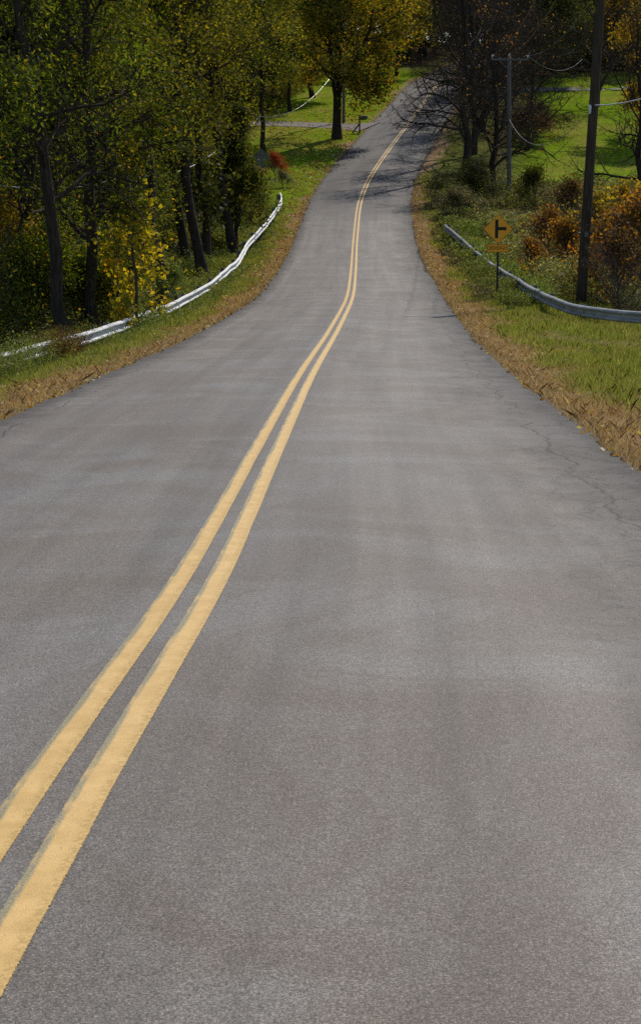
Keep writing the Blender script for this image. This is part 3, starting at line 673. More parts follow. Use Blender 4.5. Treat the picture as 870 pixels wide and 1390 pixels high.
def place(key, name, x, y, s=1.0, rot=None, leafm=None, barkm=None, label=None, cat='tree', group=None, tilt=(0, 0), sink=.0, zs=1.0):
    tm, cm, H = PROTO[key]
    e = empty(name, (x, y, float(gz(x, y)) - sink), rot if rot is not None else random.random() * 2 * PI)
    e.scale = (s, s, s * zs); e.rotation_euler[0] = tilt[0]; e.rotation_euler[1] = tilt[1]
    for nm, me in (('trunk' if cat == 'tree' else 'stem', tm), ('crown' if cat == 'tree' else 'foliage', cm)):
        o = bpy.data.objects.new(nm, me); COL.objects.link(o); o.parent = e
        mt = leafm if nm in ('crown', 'foliage') else barkm
        if mt: o.material_slots[0].link = 'OBJECT'; o.material_slots[0].material = M[mt]
    tag(e, label, cat, group)
    return e
def px(x, Y): return (x - CX) / F * Y * 1.0 / 1.0 * (1 / (cp + (CY - 300) / F * sp)) 

# --- left edge trees near the guardrail
GL = 'green trees over the near end of the white guardrail'
place('green1', 'woodland_tree', px(98, 45), 45, 1.0, 0.2, label='big dark green tree leaning left behind the near end of the white guardrail', group=GL)
place('green2', 'woodland_tree', px(126, 48.5), 48.5, .95, 2.0, label='upright dark green tree whose foliage hangs to the right with yellow leaves below', group=GL)
place('green2', 'woodland_tree', px(20, 50), 50, 1.0, 4.2, label='dark green tree cut off by the photo edge, furthest left behind the guardrail', group=GL)
place('green1', 'woodland_tree', px(48, 57), 57, 1.05, 3.0, label='forked green tree between the leaning dark tree and the photo edge', group=GL)
place('green1', 'woodland_tree', px(150, 64), 64, .9, 5.1, leafm='leaf_green', label='green tree behind the yellow leafed vine', group=GL)
GW = 'slender trees along the guardrail edge of the wood'
place('slim1', 'woodland_tree', px(207, 59), 60, 1.0, .5, label='thick brown trunked tree rising right of the yellow vine', group=GW)
place('slim2', 'woodland_tree', px(256, 80), 80, 1.0, -.1, label='slender tree leaning left, first of four trunks in a row by the guardrail bend', group=GW)
place('slim2', 'woodland_tree', px(277, 75), 75, 1.0, .15, label='slender leaning tree with the lowest base, second of four by the guardrail bend', group=GW)
place('slim3', 'woodland_tree', px(283, 80), 79, 1.05, .3, label='straight upright tree, third of four trunks by the guardrail bend', group=GW)
place('slim2', 'woodland_tree', px(318, 86), 86, .95, .0, label='leaning dark trunk beside the round green bush at the guardrail bend', group=GW)
place('slim1', 'woodland_tree', px(300, 96), 97, .9, 1.2, label='olive leafed tree above the round green bush', group=GW)
# leaning bare trunk
BRt, an_, g_ = grow(77, 7.5, .075, .55, 1.2, n1=5, n2=3, n3=0, lean=(-.42, .05), wob=.03)
e = empty('leaning_trunk', (px(247, 62), 62, gz(px(247, 62), 62)))
Vs = []; Fs = []; b_0 = 0
for pts, rad, lv in BRt:
    V, Fq = tube_np(pts, rad, (10, 6, 4, 3)[min(lv, 3)]); Vs.append(V); Fs.append(Fq + b_0); b_0 += len(V)
mesh_np('trunk', np.vstack(Vs), np.vstack(Fs), M['bark_grey'], e, True)
tag(e, 'thin bare dead trunk leaning left at the front of the wood', 'dead tree')

# --- shrubs
proto('bushtall', 'stem', 'foliage', dict(seed=71, H=6.2, r0=.07, first=.08, spread=2.1, n1=20, n2=6, n3=4, up=.45, wob=.08, topl=.75), dict(nleaf=17000, ls=.13, sig=.22, aspect=.6), 'bark', 'leaf_green')
proto('bush', 'stem', 'foliage', dict(seed=72, H=2.3, r0=.03, first=.04, spread=1.6, n1=26, n2=6, n3=4, up=.5, wob=.12, topl=.4), dict(nleaf=5200, ls=.10, sig=.16, aspect=.6), 'twig', 'leaf_orange')
proto('bushthin', 'stem', 'foliage', dict(seed=73, H=2.6, r0=.028, first=.04, spread=1.7, n1=30, n2=7, n3=5, up=.6, wob=.12, topl=.4), dict(nleaf=1500, ls=.11, sig=.13, aspect=.75), 'twig', 'leaf_orange')
proto('vine', 'stem', 'foliage', dict(seed=74, H=6.0, r0=.04, first=.06, spread=1.15, n1=24, n2=5, n3=3, up=.0, wob=.10, topl=.3), dict(nleaf=1700, ls=.15, sig=.16, aspect=.85, droop=.2), 'twig', 'leaf_vine')
proto('fern', 'stem', 'foliage', dict(seed=75, H=3.6, r0=.035, first=.05, spread=2.2, n1=24, n2=6, n3=4, up=.3, wob=.1, topl=.4), dict(nleaf=8000, ls=.13, sig=.18, aspect=.45), 'twig', 'leaf_green')

def shrub(key, X, Y, s, leafm, label, group=None, name='shrub', rot=None, zs=1, cat='shrub'):
    return place(key, name, px(X, Y), Y, s, rot, leafm, None, label, cat, group, zs=zs)
shrub('bushtall', 322, 88, 1.05, 'leaf_maplegreen', 'round green and yellow bush below the grey sign back, by the guardrail bend')
shrub('bush', 341, 97, 1.1, 'weed', 'low bright green bush behind the far end of the white guardrail')
shrub('vine', 184, 47.5, .85, 'leaf_vine', 'bright yellow leafed vine hanging in front of the dark wood', name='vine', cat='vine')
shrub('vine', 158, 49, .5, 'leaf_vine', 'smaller yellow and green vine left of the bright yellow one', name='vine', cat='vine')
GU = 'understorey bushes in the near wood'
for k, (X, Y, s, lm, lb) in enumerate([
    (28, 43, .95, 'leaf_green', 'dark low bush at the photo edge behind the near end of the guardrail'),
    (70, 44, 1.0, 'leaf_green', 'dark leafy bush at the foot of the leaning dark tree'),
    (150, 46, .9, 'leaf_green', 'green bush under the yellow vine behind the overgrown guardrail'),
    (112, 45, .8, 'leaf_green', 'dark bush between the two biggest dark green trunks'),
    (222, 56, .6, 'weed', 'small pale leafed bush at the foot of the thick brown trunk'),
    (10, 46, 1.3, 'leaf_yellow', 'yellow flecked bush cut by the photo edge')]):
    shrub('fern', X, Y + 4.5, s * .85, lm, lb, GU)
# red leafed shrub and marker stake on left lawn
shrub('bush', 374, 118, .62, 'leaf_red', 'small dark red leafed shrub on the lawn beside the grey sign back')
shrub('bush', 384, 113, .55, 'weed_dry', 'greyish dry shrub below the red shrub at the lawn edge', zs=.7)
# orange shrubs right
GO = 'orange and rust leafed shrubs behind the grey guardrail'
for X, Y, s, key, lm, lb in [
    (838, 57, 1.15, 'bush', 'leaf_orange', 'large orange and yellow leafed shrub right of the near utility pole'),
    (868, 54, 1.2, 'bushthin', 'leaf_orange', 'twiggy orange shrub cut by the photo edge above the end of the guardrail'),
    (815, 66, 1.15, 'bushthin', 'leaf_yellow', 'sparse yellow leafed shrub just right of the near utility pole'),
    (770, 66, .9, 'bush', 'leaf_orange', 'rust orange shrub just left of the near utility pole'),
    (742, 72, .85, 'bushthin', 'leaf_orange', 'thin bright orange red shrub halfway between the sign and the pole'),
    (722, 69, .55, 'bush', 'leaf_orange', 'low orange red shrub nearest the yellow sign'),
    (770, 90, 1.0, 'bushthin', 'leaf_brown', 'dark brown twiggy shrub at the foot of the bright lawn'),
    (722, 100, 1.0, 'bush', 'leaf_maplegreen', 'dark green shrub in the brush above the yellow sign'),
    (850, 78, 1.2, 'bushthin', 'leaf_yellow', 'tall bare stemmed shrub with yellow leaves near the right photo edge'),
    (845, 49, .8, 'bushthin', 'leaf_brown', 'brown twiggy shrub leaning over the right end of the guardrail')]:
    shrub(key, X, Y, s, lm, lb, GO)
GS = 'bushes at the foot of the bare trees right of the road'
for X, Y, s, lm, lb in [
    (640, 104, .85, 'leaf_dark', 'dark green bush at the road edge below the bare trees'),
    (622, 98, .6, 'weed_dry', 'pale dry bush on the verge below the dark green one'),
    (645, 114, .6, 'leaf_dark', 'dark bush between the bare tree trunks'),
    (712, 136, .9, 'leaf_brown', 'dark brown round bush left on the right hand lawn beyond the grey pole'),
    (726, 140, .9, 'leaf_dark', 'dark round bush on the lawn behind the brown one')]:
    shrub('fern', X, Y, s * 1.35, lm, lb, GS, zs=.55)

# --- left lawn trees
place('maple', 'maple_tree', px(457, 139), 139, 1.0, .4, label='golden leafed maple with thick dark trunk beside the mailbox')
place('slim3', 'lawn_tree', px(360, 128), 128, .95, 1.0, leafm='leaf_olive', label='olive leafed tree on the left lawn with the white cable on its trunk', tilt=(0, .0))
place('yellow2', 'yellow_tree', px(536, 196), 196, .9, .3, leafm='leaf_gold', label='small golden tree right of the maple at the top of the lawn')
place('slim3', 'lawn_tree', px(395, 158), 158, .95, 2.4, leafm='leaf_olive', label='olive tree behind the driveway left of the golden maple')
place('yellow1', 'lawn_tree', px(425, 170), 170, .9, 1.4, leafm='leaf_maplegreen', label='green and yellow tree directly behind the golden maple')

# --- right side bare trees
GB = 'bare branched trees right of the far road'
bt = [('bare1', 668, 111, .8, 'bare tree with dark trunk just left of the grey utility pole', 'leaf_orange'),
      ('bare1', 640, 130, 1.0, 'bare tree with thick twigs halfway up the hill beside the road', 'leaf_orange'),
      ('bare2', 650, 143, 1.15, 'bare tree with pale twigs uphill of the thick twigged one', 'leaf_brown'),
      ('bare1', 652, 158, .95, 'bare tree with olive and yellow leaves beside the dark shaded road', 'leaf_yellow'),
      ('bare1', 662, 178, 1.0, 'tall bare tree where the road disappears', 'leaf_gold'),
      ('bare2', 712, 132, .85, 'bare tree just right of the grey utility pole', 'leaf_brown'),
      ('bare1', 684, 150, 1.1, 'tall dark trunked bare tree behind the top of the grey utility pole', 'leaf_orange'),
      ('bare2', 668, 168, 1.2, 'bare tree with golden leaves high behind the others', 'leaf_gold'),
      ('bare1', 630, 121, 1.05, 'wide bare tree closest to the road edge above the green verge', 'leaf_brown'),
      ('bare2', 648, 149, 1.05, 'bare tree with tangled branches close to the upper road edge', 'leaf_brown'),
      ('bare2', 622, 208, 1.1, 'bare tree hanging over the top of the visible road', 'leaf_olive')]
for key, X, Y, s, lb, lm in bt:
    place(key, 'bare_tree', px(X, Y), Y, s, None, lm, None, lb, 'tree', GB)
place('bare1', 'lawn_tree', px(803, 162), 162, 1.15, 1.0, 'leaf_yellow', None, 'wide limbed tree standing on the right hand lawn behind the near pole')
place('bare1', 'yellow_tree', px(866, 99), 99, .8, .7, 'leaf_yellow', None, 'yellow leafed tree with dark trunk cut by the right photo edge')
place('yellow1', 'yellow_tree', px(925, 140), 140, .9, 2.0, None, None, 'yellow leafed tree behind the one at the right photo edge')
place('yellow1', 'yellow_tree', px(735, 190), 190, .95, 2.0, 'leaf_maplegreen', None, 'green and yellow tree above the top of the right hand lawn')

GD = 'dark leafed trees added to shade the top of the road'  # dense leafy trees added to throw the upper road into shade
for k, (t_, Y, lb) in enumerate([(9.5, 183, 'dark leafy tree added at the right edge of the road top to shade it'), (8.5, 193, 'dark leafy tree added for shade just uphill, its crown behind the bare twigs'), (7.0, 204, 'dark leafy tree added for shade where the road bends out of sight')]):
    place(['dark1', 'dark2', 'dark1'][k], 'added_shade_tree', float(rx(Y)) + t_, Y, .9, None, 'leaf_dark', None, lb, 'tree', GD)
# --- woods (scattered)
g = np.random.default_rng(99); used = []
fix = [(o.location.x, o.location.y) for o in COL.objects if o.type == 'EMPTY' and o.get('category') == 'tree']
def scatter(n, fn, dmin, cb):
    c = 0; tries = 0
    while c < n and tries < n * 60:
        tries += 1; x, y = fn()
        if all((x - a) ** 2 + (y - b) ** 2 > dmin ** 2 for a, b in fix + used):
            used.append((x, y)); cb(x, y, c); c += 1
def left_near():
    y = g.uniform(52, 128); t = g.uniform(-34, -9); x = rx(y) + t
    if y > 96 and t > -13.5: return left_near()
    if x / y < -.27: return left_near()
    return x, y
scatter(36, left_near, 3.2, lambda x, y, c: place(['green2', 'slim3', 'slim1', 'dark2', 'slim2'][c % 5], 'woodland_tree', x, y, g.uniform(.85, 1.1), None, ['leaf_green', 'leaf_olive', None, 'leaf_dark', 'leaf_olive'][c % 5], None,
        'tree in the thick of the dark wood behind the white guardrail', 'tree', 'trees deep in the wood behind the white guardrail'))
def left_mid():
    y = g.uniform(128, 235); t = g.uniform(-62, -10); x = rx(y) + t
    if y < 205 and t > -14.5: return left_mid()
    if x / y < -.25: return left_mid()
    return x, y
scatter(34, left_mid, 4.5, lambda x, y, c: place(['dark1', 'slim3', 'yellow1', 'dark2'][c % 4], 'woodland_tree', x, y, g.uniform(.85, 1.15), None, ['leaf_dark', 'leaf_olive', 'leaf_maplegreen', 'leaf_olive'][c % 4], None,
        'tree in the wood behind the left hand lawn', 'tree', 'trees in the wood behind the left hand lawn'))
def far_mid():
    y = g.uniform(212, 335); x = g.uniform(-.24, .26) * y
    if y < 292 and abs(x - rx(y)) < 5.5: return far_mid()
    return x, y
scatter(74, far_mid, 5.0, lambda x, y, c: place(['dark1', 'bare1', 'dark2', 'yellow1'][c % 4], 'woodland_tree', x, y, g.uniform(.9, 1.25), None, ['leaf_dark', 'leaf_brown', 'leaf_olive', 'leaf_maplegreen'][c % 4], None,
        'tree in the far wood on the hill beyond the end of the road', 'tree', 'trees in the far wood beyond the end of the road'))
def right_far():
    y = g.uniform(192, 225); x = g.uniform(.115, .24) * y
    return x, y
scatter(14, right_far, 4.6, lambda x, y, c: place(['yellow1', 'yellow2', 'bare1'][c % 3], 'woodland_tree', x, y, g.uniform(.85, 1.1), None, ['leaf_yellow', 'leaf_yellow', 'leaf_gold'][c % 3], None,
        'yellow leafed tree in the row above the right hand lawn', 'tree', 'yellow trees above the right hand lawn'))

for k, (x_, y_) in enumerate([(18, 297), (23, 301), (28, 296), (33, 303), (13, 300), (25, 312), (19, 316), (31, 318)]):
    place(['dark1', 'dark2'][k % 2], 'woodland_tree', x_, y_, 1.15, None, 'leaf_dark', None, 'dense dark tree closing the view straight behind the end of the road', 'tree', 'dark trees closing the view behind the end of the road')
# ------------------------------------------------------------------ guardrails
def guardrail(name, pts, mat, side, label, post_every=3.81, end_drop=False):
    """pts: top edge of the beam (world). side: +1 the road lies towards +x"""
    pts = np.array(pts, float)
    s = np.concatenate([[0], np.cumsum(np.linalg.norm(np.diff(pts[:, :2], axis=0), axis=1))])
    S = np.arange(0, s[-1], .3); Q = np.stack([np.interp(S, s, pts[:, k]) for k in range(3)], -1)
    def sm(a, w=5):
        k = np.ones(w) / w; return np.convolve(np.pad(a, w // 2, mode='edge'), k, 'valid')
    for k in range(3): Q[:, k] = sm(sm(Q[:, k], 9), 7)
    g2 = np.random.default_rng(len(pts)); j = len(Q)
    Q[:, 2] += .018 * (vn1(S * .5, S * 0 + side * 7) - .5) * 2
    Q[:, 0] += .015 * (vn2(S * .45, S * 0 + side * 5) - .5) * 2
    T = np.gradient(Q, axis=0); T[:, 2] = 0; T /= np.linalg.norm(T, axis=1)[:, None]
    Nn = np.stack([T[:, 1], -T[:, 0], T[:, 0] * 0], -1) * side
    prof = [(0, 0), (.022, -.006), (.05, -.02), (.08, -.048), (.083, -.07), (.066, -.086), (.012, -.104), (.004, -.12), (.004, -.188), (.012, -.202), (.06, -.220), (.083, -.242), (.08, -.262), (.05, -.290), (.022, -.304), (0, -.31)]
    prof = np.array(prof); prof = np.vstack([prof, (prof - [.006, 0])[::-1]])
    m_ = len(prof)
    seg = np.floor((S + 1.7) / post_every).astype(int); jz = g2.normal(size=seg.max() + 2) * .007; Q[:, 2] += jz[seg]
    Q = Q + Nn * (.014 * (((S + 1.7) / post_every) % 1))[:, None]
    V = Q[:, None, :] + prof[None, :, 0, None] * Nn[:, None, :] + prof[None, :, 1, None] * np.array([0, 0, 1.])
    n = len(Q); i = np.arange(n - 1)[:, None] * m_; jj = np.arange(m_)[None, :]; j2 = (jj + 1) % m_
    Fq = np.stack([i + jj, i + j2, i + m_ + j2, i + m_ + jj], -1).reshape(-1, 4)
    base_ = Q[0].copy(); gzb = gz(base_[0], base_[1])
    e = empty(name, (base_[0], base_[1], float(gzb)))
    off_ = np.array(e.location)
    o = mesh_np('beam', V.reshape(-1, 3) - off_, Fq, mat, e, True)
    # lap joints: a doubled short sleeve with bolts, standing proud
    nS = int(S[-1] / post_every)
    for k in range(nS + 1):
        c = min(int(round((k * post_every + .6) / .3)), n - 2)
        q, tt, nn = Q[c] - off_, T[c], Nn[c]
        # post (I section)
        pb = MB(); R_ = Vector((tt[0], tt[1], 0)); Nv = Vector((nn[0], nn[1], 0))
        gzp = gz(Q[c][0] - nn[0] * .15, Q[c][1] - nn[1] * .15)
        top = q[2] + .01; bot = gzp - off_[2] - .3
        from mathutils import Matrix
        rot = Matrix((R_, Nv, Vector((0, 0, 1)))).transposed()
        cen = Vector(q) - Nv * .16; cen.z = (top + bot) / 2; h = top - bot
        pb.box(cen, (.006, .10, h), rot); pb.box(cen + Nv * .055, (.09, .008, h), rot); pb.box(cen - Nv * .055, (.09, .008, h), rot)
        pb.box(Vector((cen.x, cen.y, q[2] - .155)) + Nv * .105, (.10, .085, .28), rot, .006)
        for dz in (-.08, -.23):
            for ds in (-.09, .09):
                pb.box(Vector(q) + R_ * ds + Nv * .088 + Vector((0, 0, dz)), (.03, .014, .03), rot, .004)
        pb.build('post', M['galv_post'], e)
    tag(e, label, 'guardrail')
    return e
L_pts = [at(-30, 487, 32.5), at(23, 473, 35), at(69, 461, 38), at(129, 445, 42), at(184, 427, 48), at(212, 418, 52), at(239, 408, 57), at(285, 383, 66), at(322, 352, 75),
         at(336, 328, 83), at(363, 298, 92), at(377, 279, 99), at(382, 268, 104), at(378.5, 259, 107)]
guardrail('guardrail', L_pts, M['white_rail'], +1, 'long white weathered guardrail winding along the left side of the road')
R_pts = [at(603, 303, 90), at(635, 330, 79), at(654, 346, 72), at(678, 364, 65), at(702, 377, 59), at(745, 402, 50.5), at(775, 411, 48), at(809, 419, 46), at(840, 423, 45), at(875, 425, 44.4), at(925, 426, 44.2)]
guardrail('guardrail', R_pts, M['galv'], +1, 'grey galvanised guardrail half hidden by weeds on the right side of the road')

# ------------------------------------------------------------------ yellow warning sign
from mathutils import Matrix
def rdiamond(s, r, n=5):
    """rounded square of half diagonal s turned 45 degrees, in x,z"""
    pts = []; c = s - r * math.sqrt(2)
    for k in range(4):
        a0 = k * PI / 2
        for q in range(n):
            a = a0 - PI / 4 + PI / 2 * q / (n - 1)
            pts.append((c * math.cos(a0) + r * math.cos(a), c * math.sin(a0) + r * math.sin(a)))
    return pts
def text_mesh(name, s, size, mat, parent, loc, w=None, off_=.0):
    cu = bpy.data.curves.new(name, 'FONT'); cu.body = s; cu.size = size; cu.align_x = 'CENTER'; cu.align_y = 'CENTER'; cu.extrude = .0008; cu.offset = off_
    o = bpy.data.objects.new(name, cu); COL.objects.link(o); bpy.context.view_layer.update()
    me = bpy.data.meshes.new_from_object(o.evaluated_get(bpy.context.evaluated_depsgraph_get())); bpy.data.objects.remove(o)
    xs = [v.co.x for v in me.vertices]; k = (w / (max(xs) - min(xs))) if w else 1
    for v in me.vertices: v.co = Vector((v.co.x * k, -v.co.z, v.co.y))
    me.materials.clear(); me.materials.append(mat)
    o = bpy.data.objects.new(name, me); COL.objects.link(o); o.parent = parent; o.location = loc
    return o
def frame_poly(mb, outer, inner, y0, y1):
    n = len(outer); bm = mb.bm
    A = [bm.verts.new((p[0], y0, p[1])) for p in outer]; B = [bm.verts.new((p[0], y0, p[1])) for p in inner]
    C_ = [bm.verts.new((p[0], y1, p[1])) for p in outer]; D = [bm.verts.new((p[0], y1, p[1])) for p in inner]
    for i in range(n):
        j = (i + 1) % n
        for q in ((A[i], A[j], B[j], B[i]), (C_[i], D[i], D[j], C_[j]), (A[i], C_[i], C_[j], A[j]), (B[i], B[j], D[j], D[i])): bm.faces.new(q)
def upost(mb, h, w=.062):
    """U channel post, open to the back"""
    poly = [(-w/2, 0), (w/2, 0)]
    mb.box((0, .022, h / 2 - .15), (w * .55, .004, h + .3))
    mb.box((-w * .3, .010, h / 2 - .15), (.005, .026, h + .3)); mb.box((w * .3, .010, h / 2 - .15), (.005, .026, h + .3))
    mb.box((-w * .42, -.002, h / 2 - .15), (w * .22, .004, h + .3)); mb.box((w * .42, -.002, h / 2 - .15), (w * .22, .004, h + .3))
Ysg = 56.0; b = at(674, 404, Ysg); gsz = float(gz(b[0], b[1])); zoff = 0
ppm = F / (Ysg / (cp + (CY - 350) / F * sp))
e = empty('warning_sign', (b[0], b[1], gsz), math.radians(2)); tag(e, 'yellow diamond warning sign with side road symbol and DRIVEWAY plaque', 'road sign')
ztop = (at(673, 290, Ysg)[2] - gsz); sd = 20.6 / ppm; zc = ztop - sd
mb = MB(); mb.bm; upost(mb, ztop - .12); mb.build('post', M['dark_steel'], e)
mb = MB(); mb.prism(rdiamond(sd, .045), -.008, -.0055); dp = mb.build('diamond_panel', M['sign'], e); dp.location = (0, 0, zc)
mb = MB(); frame_poly(mb, rdiamond(sd - .004, .042), rdiamond(sd - .024, .036), -.0105, -.0085); mb.build('border', M['signedge'], dp)
u_ = sd / 20.6
mb = MB(); mb.box((-2.1 * u_, -.0105, 0.2 * u_), (4.4 * u_, .003, 25 * u_)); mb.box((5.6 * u_, -.0105, .6 * u_), (10.9 * u_, .003, 4.4 * u_)); mb.build('side_road_symbol', M['black'], dp)
pw, ph = 30.5 * u_, 11.2 * u_; zpl = zc - 25.6 * u_
def rrect(w, h, r, n=4):
    pts = []
    for cx_, cz_, a0 in ((w/2 - r, h/2 - r, 0), (-w/2 + r, h/2 - r, PI/2), (-w/2 + r, -h/2 + r, PI), (w/2 - r, -h/2 + r, 1.5 * PI)):
        for q in range(n): a = a0 + PI/2 * q / (n - 1); pts.append((cx_ + r * math.cos(a), cz_ + r * math.sin(a)))
    return pts
mb = MB(); mb.prism(rrect(pw, ph, .03), -.016, -.0135); pp = mb.build('plaque', M['sign'], e); pp.location = (0, 0, zpl)
mb = MB(); frame_poly(mb, rrect(pw - .008, ph - .008, .027), rrect(pw - .034, ph - .034, .02), -.019, -.0165); mb.build('border', M['signedge'], pp)
text_mesh('lettering', 'DRIVEWAY', ph * .66, M['black'], pp, (0, -.0178, 0), w=pw * .84)
mb = MB()
for zz in (zc + .62 * sd, zc - .45 * sd): mb.tube([(0, -.013, zz), (0, -.0085, zz)], .012, 8)
mb.build('bolt_heads', M['galv_post'], e)

# back of the sign for the other direction
Yb = 112; b = at(355, 264, Yb); e = empty('road_sign', (b[0], b[1], float(gz(b[0], b[1]))), math.radians(-4)); tag(e, 'grey back of a diamond road sign half hidden by the round bush on the left', 'road sign')
zt = at(355, 201, Yb)[2] - e.location.z; sd2 = .52
mb = MB(); upost(mb, zt - .1, .07); mb.build('post', M['galv_post'], e)
mb = MB(); mb.prism(rdiamond(sd2, .045), .03, .033); dp = mb.build('panel_back', M['alu'], e); dp.location = (0, -.04, zt - sd2)
mb = MB(); mb.prism(rrect(.62, .28, .03), .03, .033); dp = mb.build('plaque_back', M['alu'], e); dp.location = (0, -.04, zt - sd2 * 2 - .05)
# marker stake
Ys = 115; b = at(391, 228, Ys); e = empty('marker_stake', (b[0], b[1], float(gz(b[0], b[1])))); tag(e, 'short leaning stake with white top beside the small red shrub', 'stake')
mb = MB(); mb.tube([(0, 0, -.1), (-.03, 0, .35)], [.045, .04], 8); mb.build('post', M['dark_steel'], e)
mb = MB(); mb.tube([(-.031, 0, .355), (-.08, 0, .62)], [.055, .05], 8); mb.build('white_top', M['white_paint'], e)

# ------------------------------------------------------------------ mailbox
Ym_ = 143; b = at(488, 171, Ym_); e = empty('mailbox', (b[0], b[1], float(gz(b[0], b[1]))), math.radians(6)); tag(e, 'green mailbox on a braced dark wooden post beside the driveway', 'mailbox')
s_ = 1.0
mb = MB(); mb.box((0, 0, .62), (.11, .11, 1.54), None, .01); mb.build('post', M['pole_wood'], e)
mb = MB(); mb.tube([(-.62, 0, -.05), (-.03, -.002, .68)], [.055, .055], 4); mb.build('brace', M['pole_wood'], e)
mb = MB(); mb.box((.18, 0, 1.06), (.72, .09, .08), None, .008); mb.build('arm', M['pole_wood'], e)
prof = [(-.1, 0), (.1, 0)] + [(.1 * math.cos(a), .14 + .1 * math.sin(a)) for a in np.linspace(0, PI, 9)]
mb = MB(); mb.prism(prof, -.26, .26, Matrix.Translation((.34, 0, 1.102)) @ Matrix.Rotation(PI / 2, 4, 'Z')); bx_ = mb.build('box', M['mailbox'], e)
mb = MB(); mb.prism([(x * 1.04, z * 1.03) for x, z in prof], .262, .275, Matrix.Translation((.34, 0, 1.1)) @ Matrix.Rotation(-PI / 2, 4, 'Z')); mb.build('door', M['mailbox'], bx_)

# ------------------------------------------------------------------ utility poles and wires
def insul(mb, c):
    mb.tube([(c[0], c[1], c[2]), (c[0], c[1], c[2] + .05), (c[0], c[1], c[2] + .06), (c[0], c[1], c[2] + .12), (c[0], c[1], c[2] + .13), (c[0], c[1], c[2] + .19)], [.03, .03, .065, .05, .07, .035], 10)
def pole(Y, X0, Hp, lean, r, label, mat, arm_dz, arm_w, arm_rot, name='utility_pole'):
    x = X0; z = float(gz(x, Y)); e = empty(name, (x, Y, z)); tag(e, label, 'utility pole', 'utility poles with wires')
    zz = np.linspace(-.5, Hp, 14); pts = np.stack([lean[0] * zz, lean[1] * zz, zz], -1)
    mb = MB(); mb.tube(pts, r * (1 - .22 * np.clip(zz / Hp, 0, 1)), 16); mb.build('shaft', M[mat], e, True)
    zc_ = Hp + arm_dz; c = np.array([lean[0] * zc_, lean[1] * zc_, zc_]); d = np.array([math.cos(arm_rot), math.sin(arm_rot), 0])
    rot = Matrix.Rotation(arm_rot, 3, 'Z'); nrm = np.array([-d[1], d[0], 0])
    mb = MB(); mb.box(Vector(c - nrm * (r + .03)), (arm_w, .09, .12), rot, .008); arm = mb.build('crossarm', M[mat], e)
    mb = MB()
    for s in (-1, 1): mb.tube([c + d * s * arm_w * .3 - nrm * (r + .09) - np.array([0, 0, .03]), c - nrm * (r * .8) + d * s * .03 - np.array([0, 0, .6])], .015, 5)
    mb.build('arm_brace', M['galv_post'], e)
    tops = []
    for s in (-.46, 0, .46):
        q = c + d * s * arm_w - nrm * (r + .03) + np.array([0, 0, .062]) if s else np.array([lean[0] * Hp, lean[1] * Hp, Hp + .003])
        mb = MB(); insul(mb, q); mb.build('insulator', M['ceramic'], e, True); tops.append(q + np.array([x, Y, z + .19]))
    mb = MB(); mb.box((lean[0] * 3 - .02, -r - .012, 2.2), (.12, .008, .16), None, .002); mb.build('tag_plate', M['alu'], e)
    return e, tops
xn = px(791, 56)
lean_n = (.036, 0)
near, ntop = pole(56, xn, 12.2, lean_n, .165, 'dark leaning utility pole behind the guardrail at right, taller than the photo', 'pole_wood', -.7, 2.4, math.radians(15))
zf = float(gz(px(690, 107), 107)); Hf = float(at(686, 78, 107)[2]) - zf
far_, ftop = pole(107, px(690, 107), Hf, (-.022, 0), .14, 'slender grey utility pole among the bare trees at the lawn corner', 'pole_grey', -.12, 2.35, math.radians(12))
# a pole behind the maple that carries the left cable
lp, ltop = pole(150, px(466, 150), 9.2, (0, 0), .14, 'utility pole mostly hidden behind the golden maple', 'pole_grey', -.4, 2.0, .3)
def cable(name, pts, r, mat, label, group=None, sag=0.0, cat='wire'):
    pts = [np.array(p, float) for p in pts]; out_ = []
    for k in range(len(pts) - 1):
        a, b = pts[k], pts[k + 1]; sg = sag[k] if hasattr(sag, '__len__') else sag
        m_ = 26
        for q in range(m_ + (k == len(pts) - 2)):
            f = q / m_; p = a * (1 - f) + b * f; p[2] -= sg * 4 * f * (1 - f); out_.append(p)
    mb = MB(); mb.tube(np.array(out_), r, 6)
    return tag(mb.build(name, M[mat], None, True), label, cat, group)
gwi = 'power wires between the two right hand poles'
nt2 = [np.array(v) for v in ntop]
cable('power_wire', [ftop[0], nt2[0]], .008, 'wire_thin', 'thin power wire from the left end of the grey pole crossarm', gwi, .9)
cable('power_wire', [ftop[1], nt2[1]], .008, 'wire_thin', 'thin power wire from the top of the grey pole', gwi, 1.0)
cable('power_wire', [ftop[2], nt2[2]], .008, 'wire_thin', 'thin power wire from the right end of the grey pole crossarm', gwi, 1.1)
cable('power_wire', [ftop[0], at(730, 62, 150)], .008, 'wire_thin', 'thin wire running on uphill from the left end of the grey pole crossarm', 'wires uphill of the grey pole', .6)
cable('power_wire', [ftop[2], at(790, 80, 150)], .008, 'wire_thin', 'thin wire curving away right from the grey pole crossarm', 'wires uphill of the grey pole', .9)
def on_pole(e, lean, z, r): return np.array([e.location.x + lean[0] * z, e.location.y - r, e.location.z + z])
zn = float(at(800, 143, 56)[2]) - near.location.z; zf2 = float(at(686, 162, 107)[2]) - far_.location.z
cable('telephone_cable', [on_pole(far_, (-.022, 0), zf2, .14), on_pole(near, lean_n, zn, .16)], .012, 'wire_thin', 'sagging telephone cable between the grey pole and the near dark pole', None, 1.35)
cable('telephone_cable', [on_pole(near, lean_n, zn, .16), at(900, 124, 50)], .02, 'wire', 'pale cable running right from the near dark pole', None, .10)
mb = MB(); q = at(800, 146, 55.7); mb.tube([q + [0, 0, .09], q + [0, 0, .06], q, q - [0, 0, .16], q - [0, 0, .2]], [.012, .045, .05, .04, .015], 10)
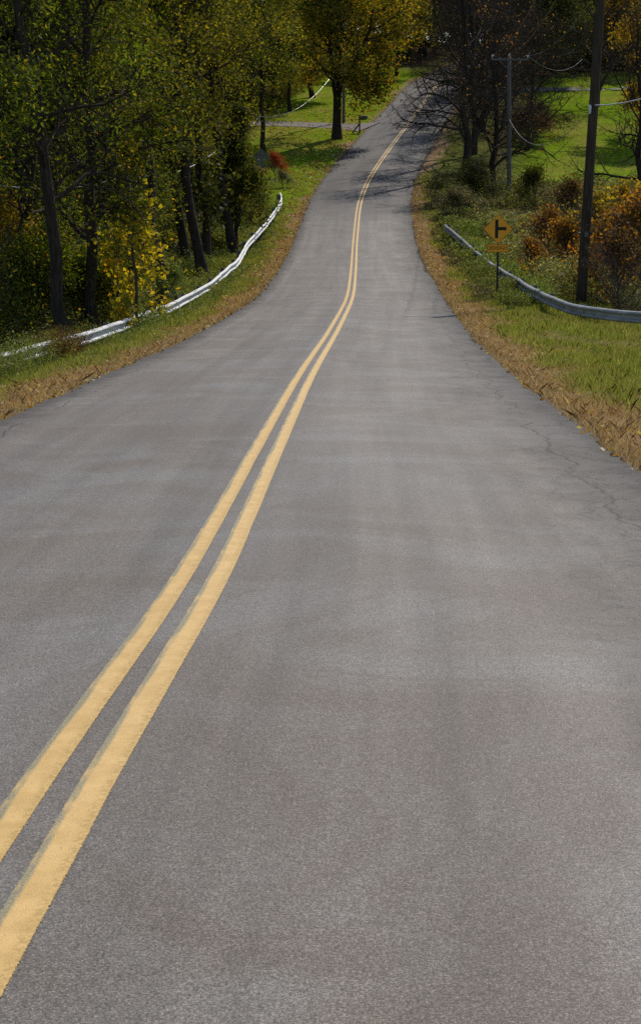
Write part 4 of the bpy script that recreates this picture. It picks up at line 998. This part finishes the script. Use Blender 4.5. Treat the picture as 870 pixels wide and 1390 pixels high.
tag(mb.build('cable_clamp', M['white_paint'], None, True), 'small white cable clamp hanging on the near dark pole', 'cable clamp')
cable('telephone_cable', [at(463, 84, 149), at(352.5, 158, 126.5), at(296, 203, 97), at(170, 238, 72), at(-20, 249, 48)], .022, 'wire',
      'bright white telephone cable sagging along the left side through the trees', None, [1.3, .25, .5, .3])
mb = MB(); q = at(352.5, 158, 126.5); mb.tube([q + [0, 0, .12], q + [0, 0, .1], q - [0, 0, .08], q - [0, 0, .1]], [.02, .06, .06, .02], 10)
tag(mb.build('cable_clamp', M['ceramic'], None, True), 'pale clamp where the white cable bends on the left lawn tree', 'cable clamp')

# ------------------------------------------------------------------ light, sky, camera
SUN_AZ, SUN_EL = math.radians(29), math.radians(45)
w = bpy.data.worlds.new('World'); sc.world = w; w.use_nodes = True; nt = w.node_tree
sky = nt.nodes.new('ShaderNodeTexSky'); sky.sky_type = 'NISHITA'; sky.sun_disc = False; sky.sun_elevation = SUN_EL; sky.sun_rotation = SUN_AZ; sky.dust_density = .6
bg = nt.nodes['Background']; bg.inputs[1].default_value = .11; nt.links.new(sky.outputs[0], bg.inputs[0])
sd_ = bpy.data.lights.new('sun', 'SUN'); sd_.energy = 3.5; sd_.angle = math.radians(.55); sd_.color = (1, .93, .81)
so = bpy.data.objects.new('sun', sd_); COL.objects.link(so)
d = Vector((-math.sin(SUN_AZ) * math.cos(SUN_EL), -math.cos(SUN_AZ) * math.cos(SUN_EL), -math.sin(SUN_EL)))
so.rotation_euler = d.to_track_quat('-Z', 'Y').to_euler(); so.location = (30, 60, 60)
cam = bpy.data.cameras.new('camera'); co = bpy.data.objects.new('camera', cam); COL.objects.link(co)
cam.sensor_fit = 'VERTICAL'; cam.sensor_height = 36; cam.lens = F / 1390 * 36; cam.clip_end = 2000; cam.clip_start = .1
co.location = (0, 0, CAMZ); co.rotation_euler = (PI / 2 - PITCH, 0, 0)
sc.camera = co
sc.view_settings.view_transform = 'Standard'; sc.view_settings.look = 'None'; sc.view_settings.exposure = .18; sc.view_settings.gamma = 1
sc.cycles.use_denoising = False; sc.cycles.caustics_reflective = False; sc.cycles.sample_clamp_indirect = 3; sc.cycles.max_bounces = 6; sc.cycles.transparent_max_bounces = 8; sc.cycles.diffuse_bounces = 3
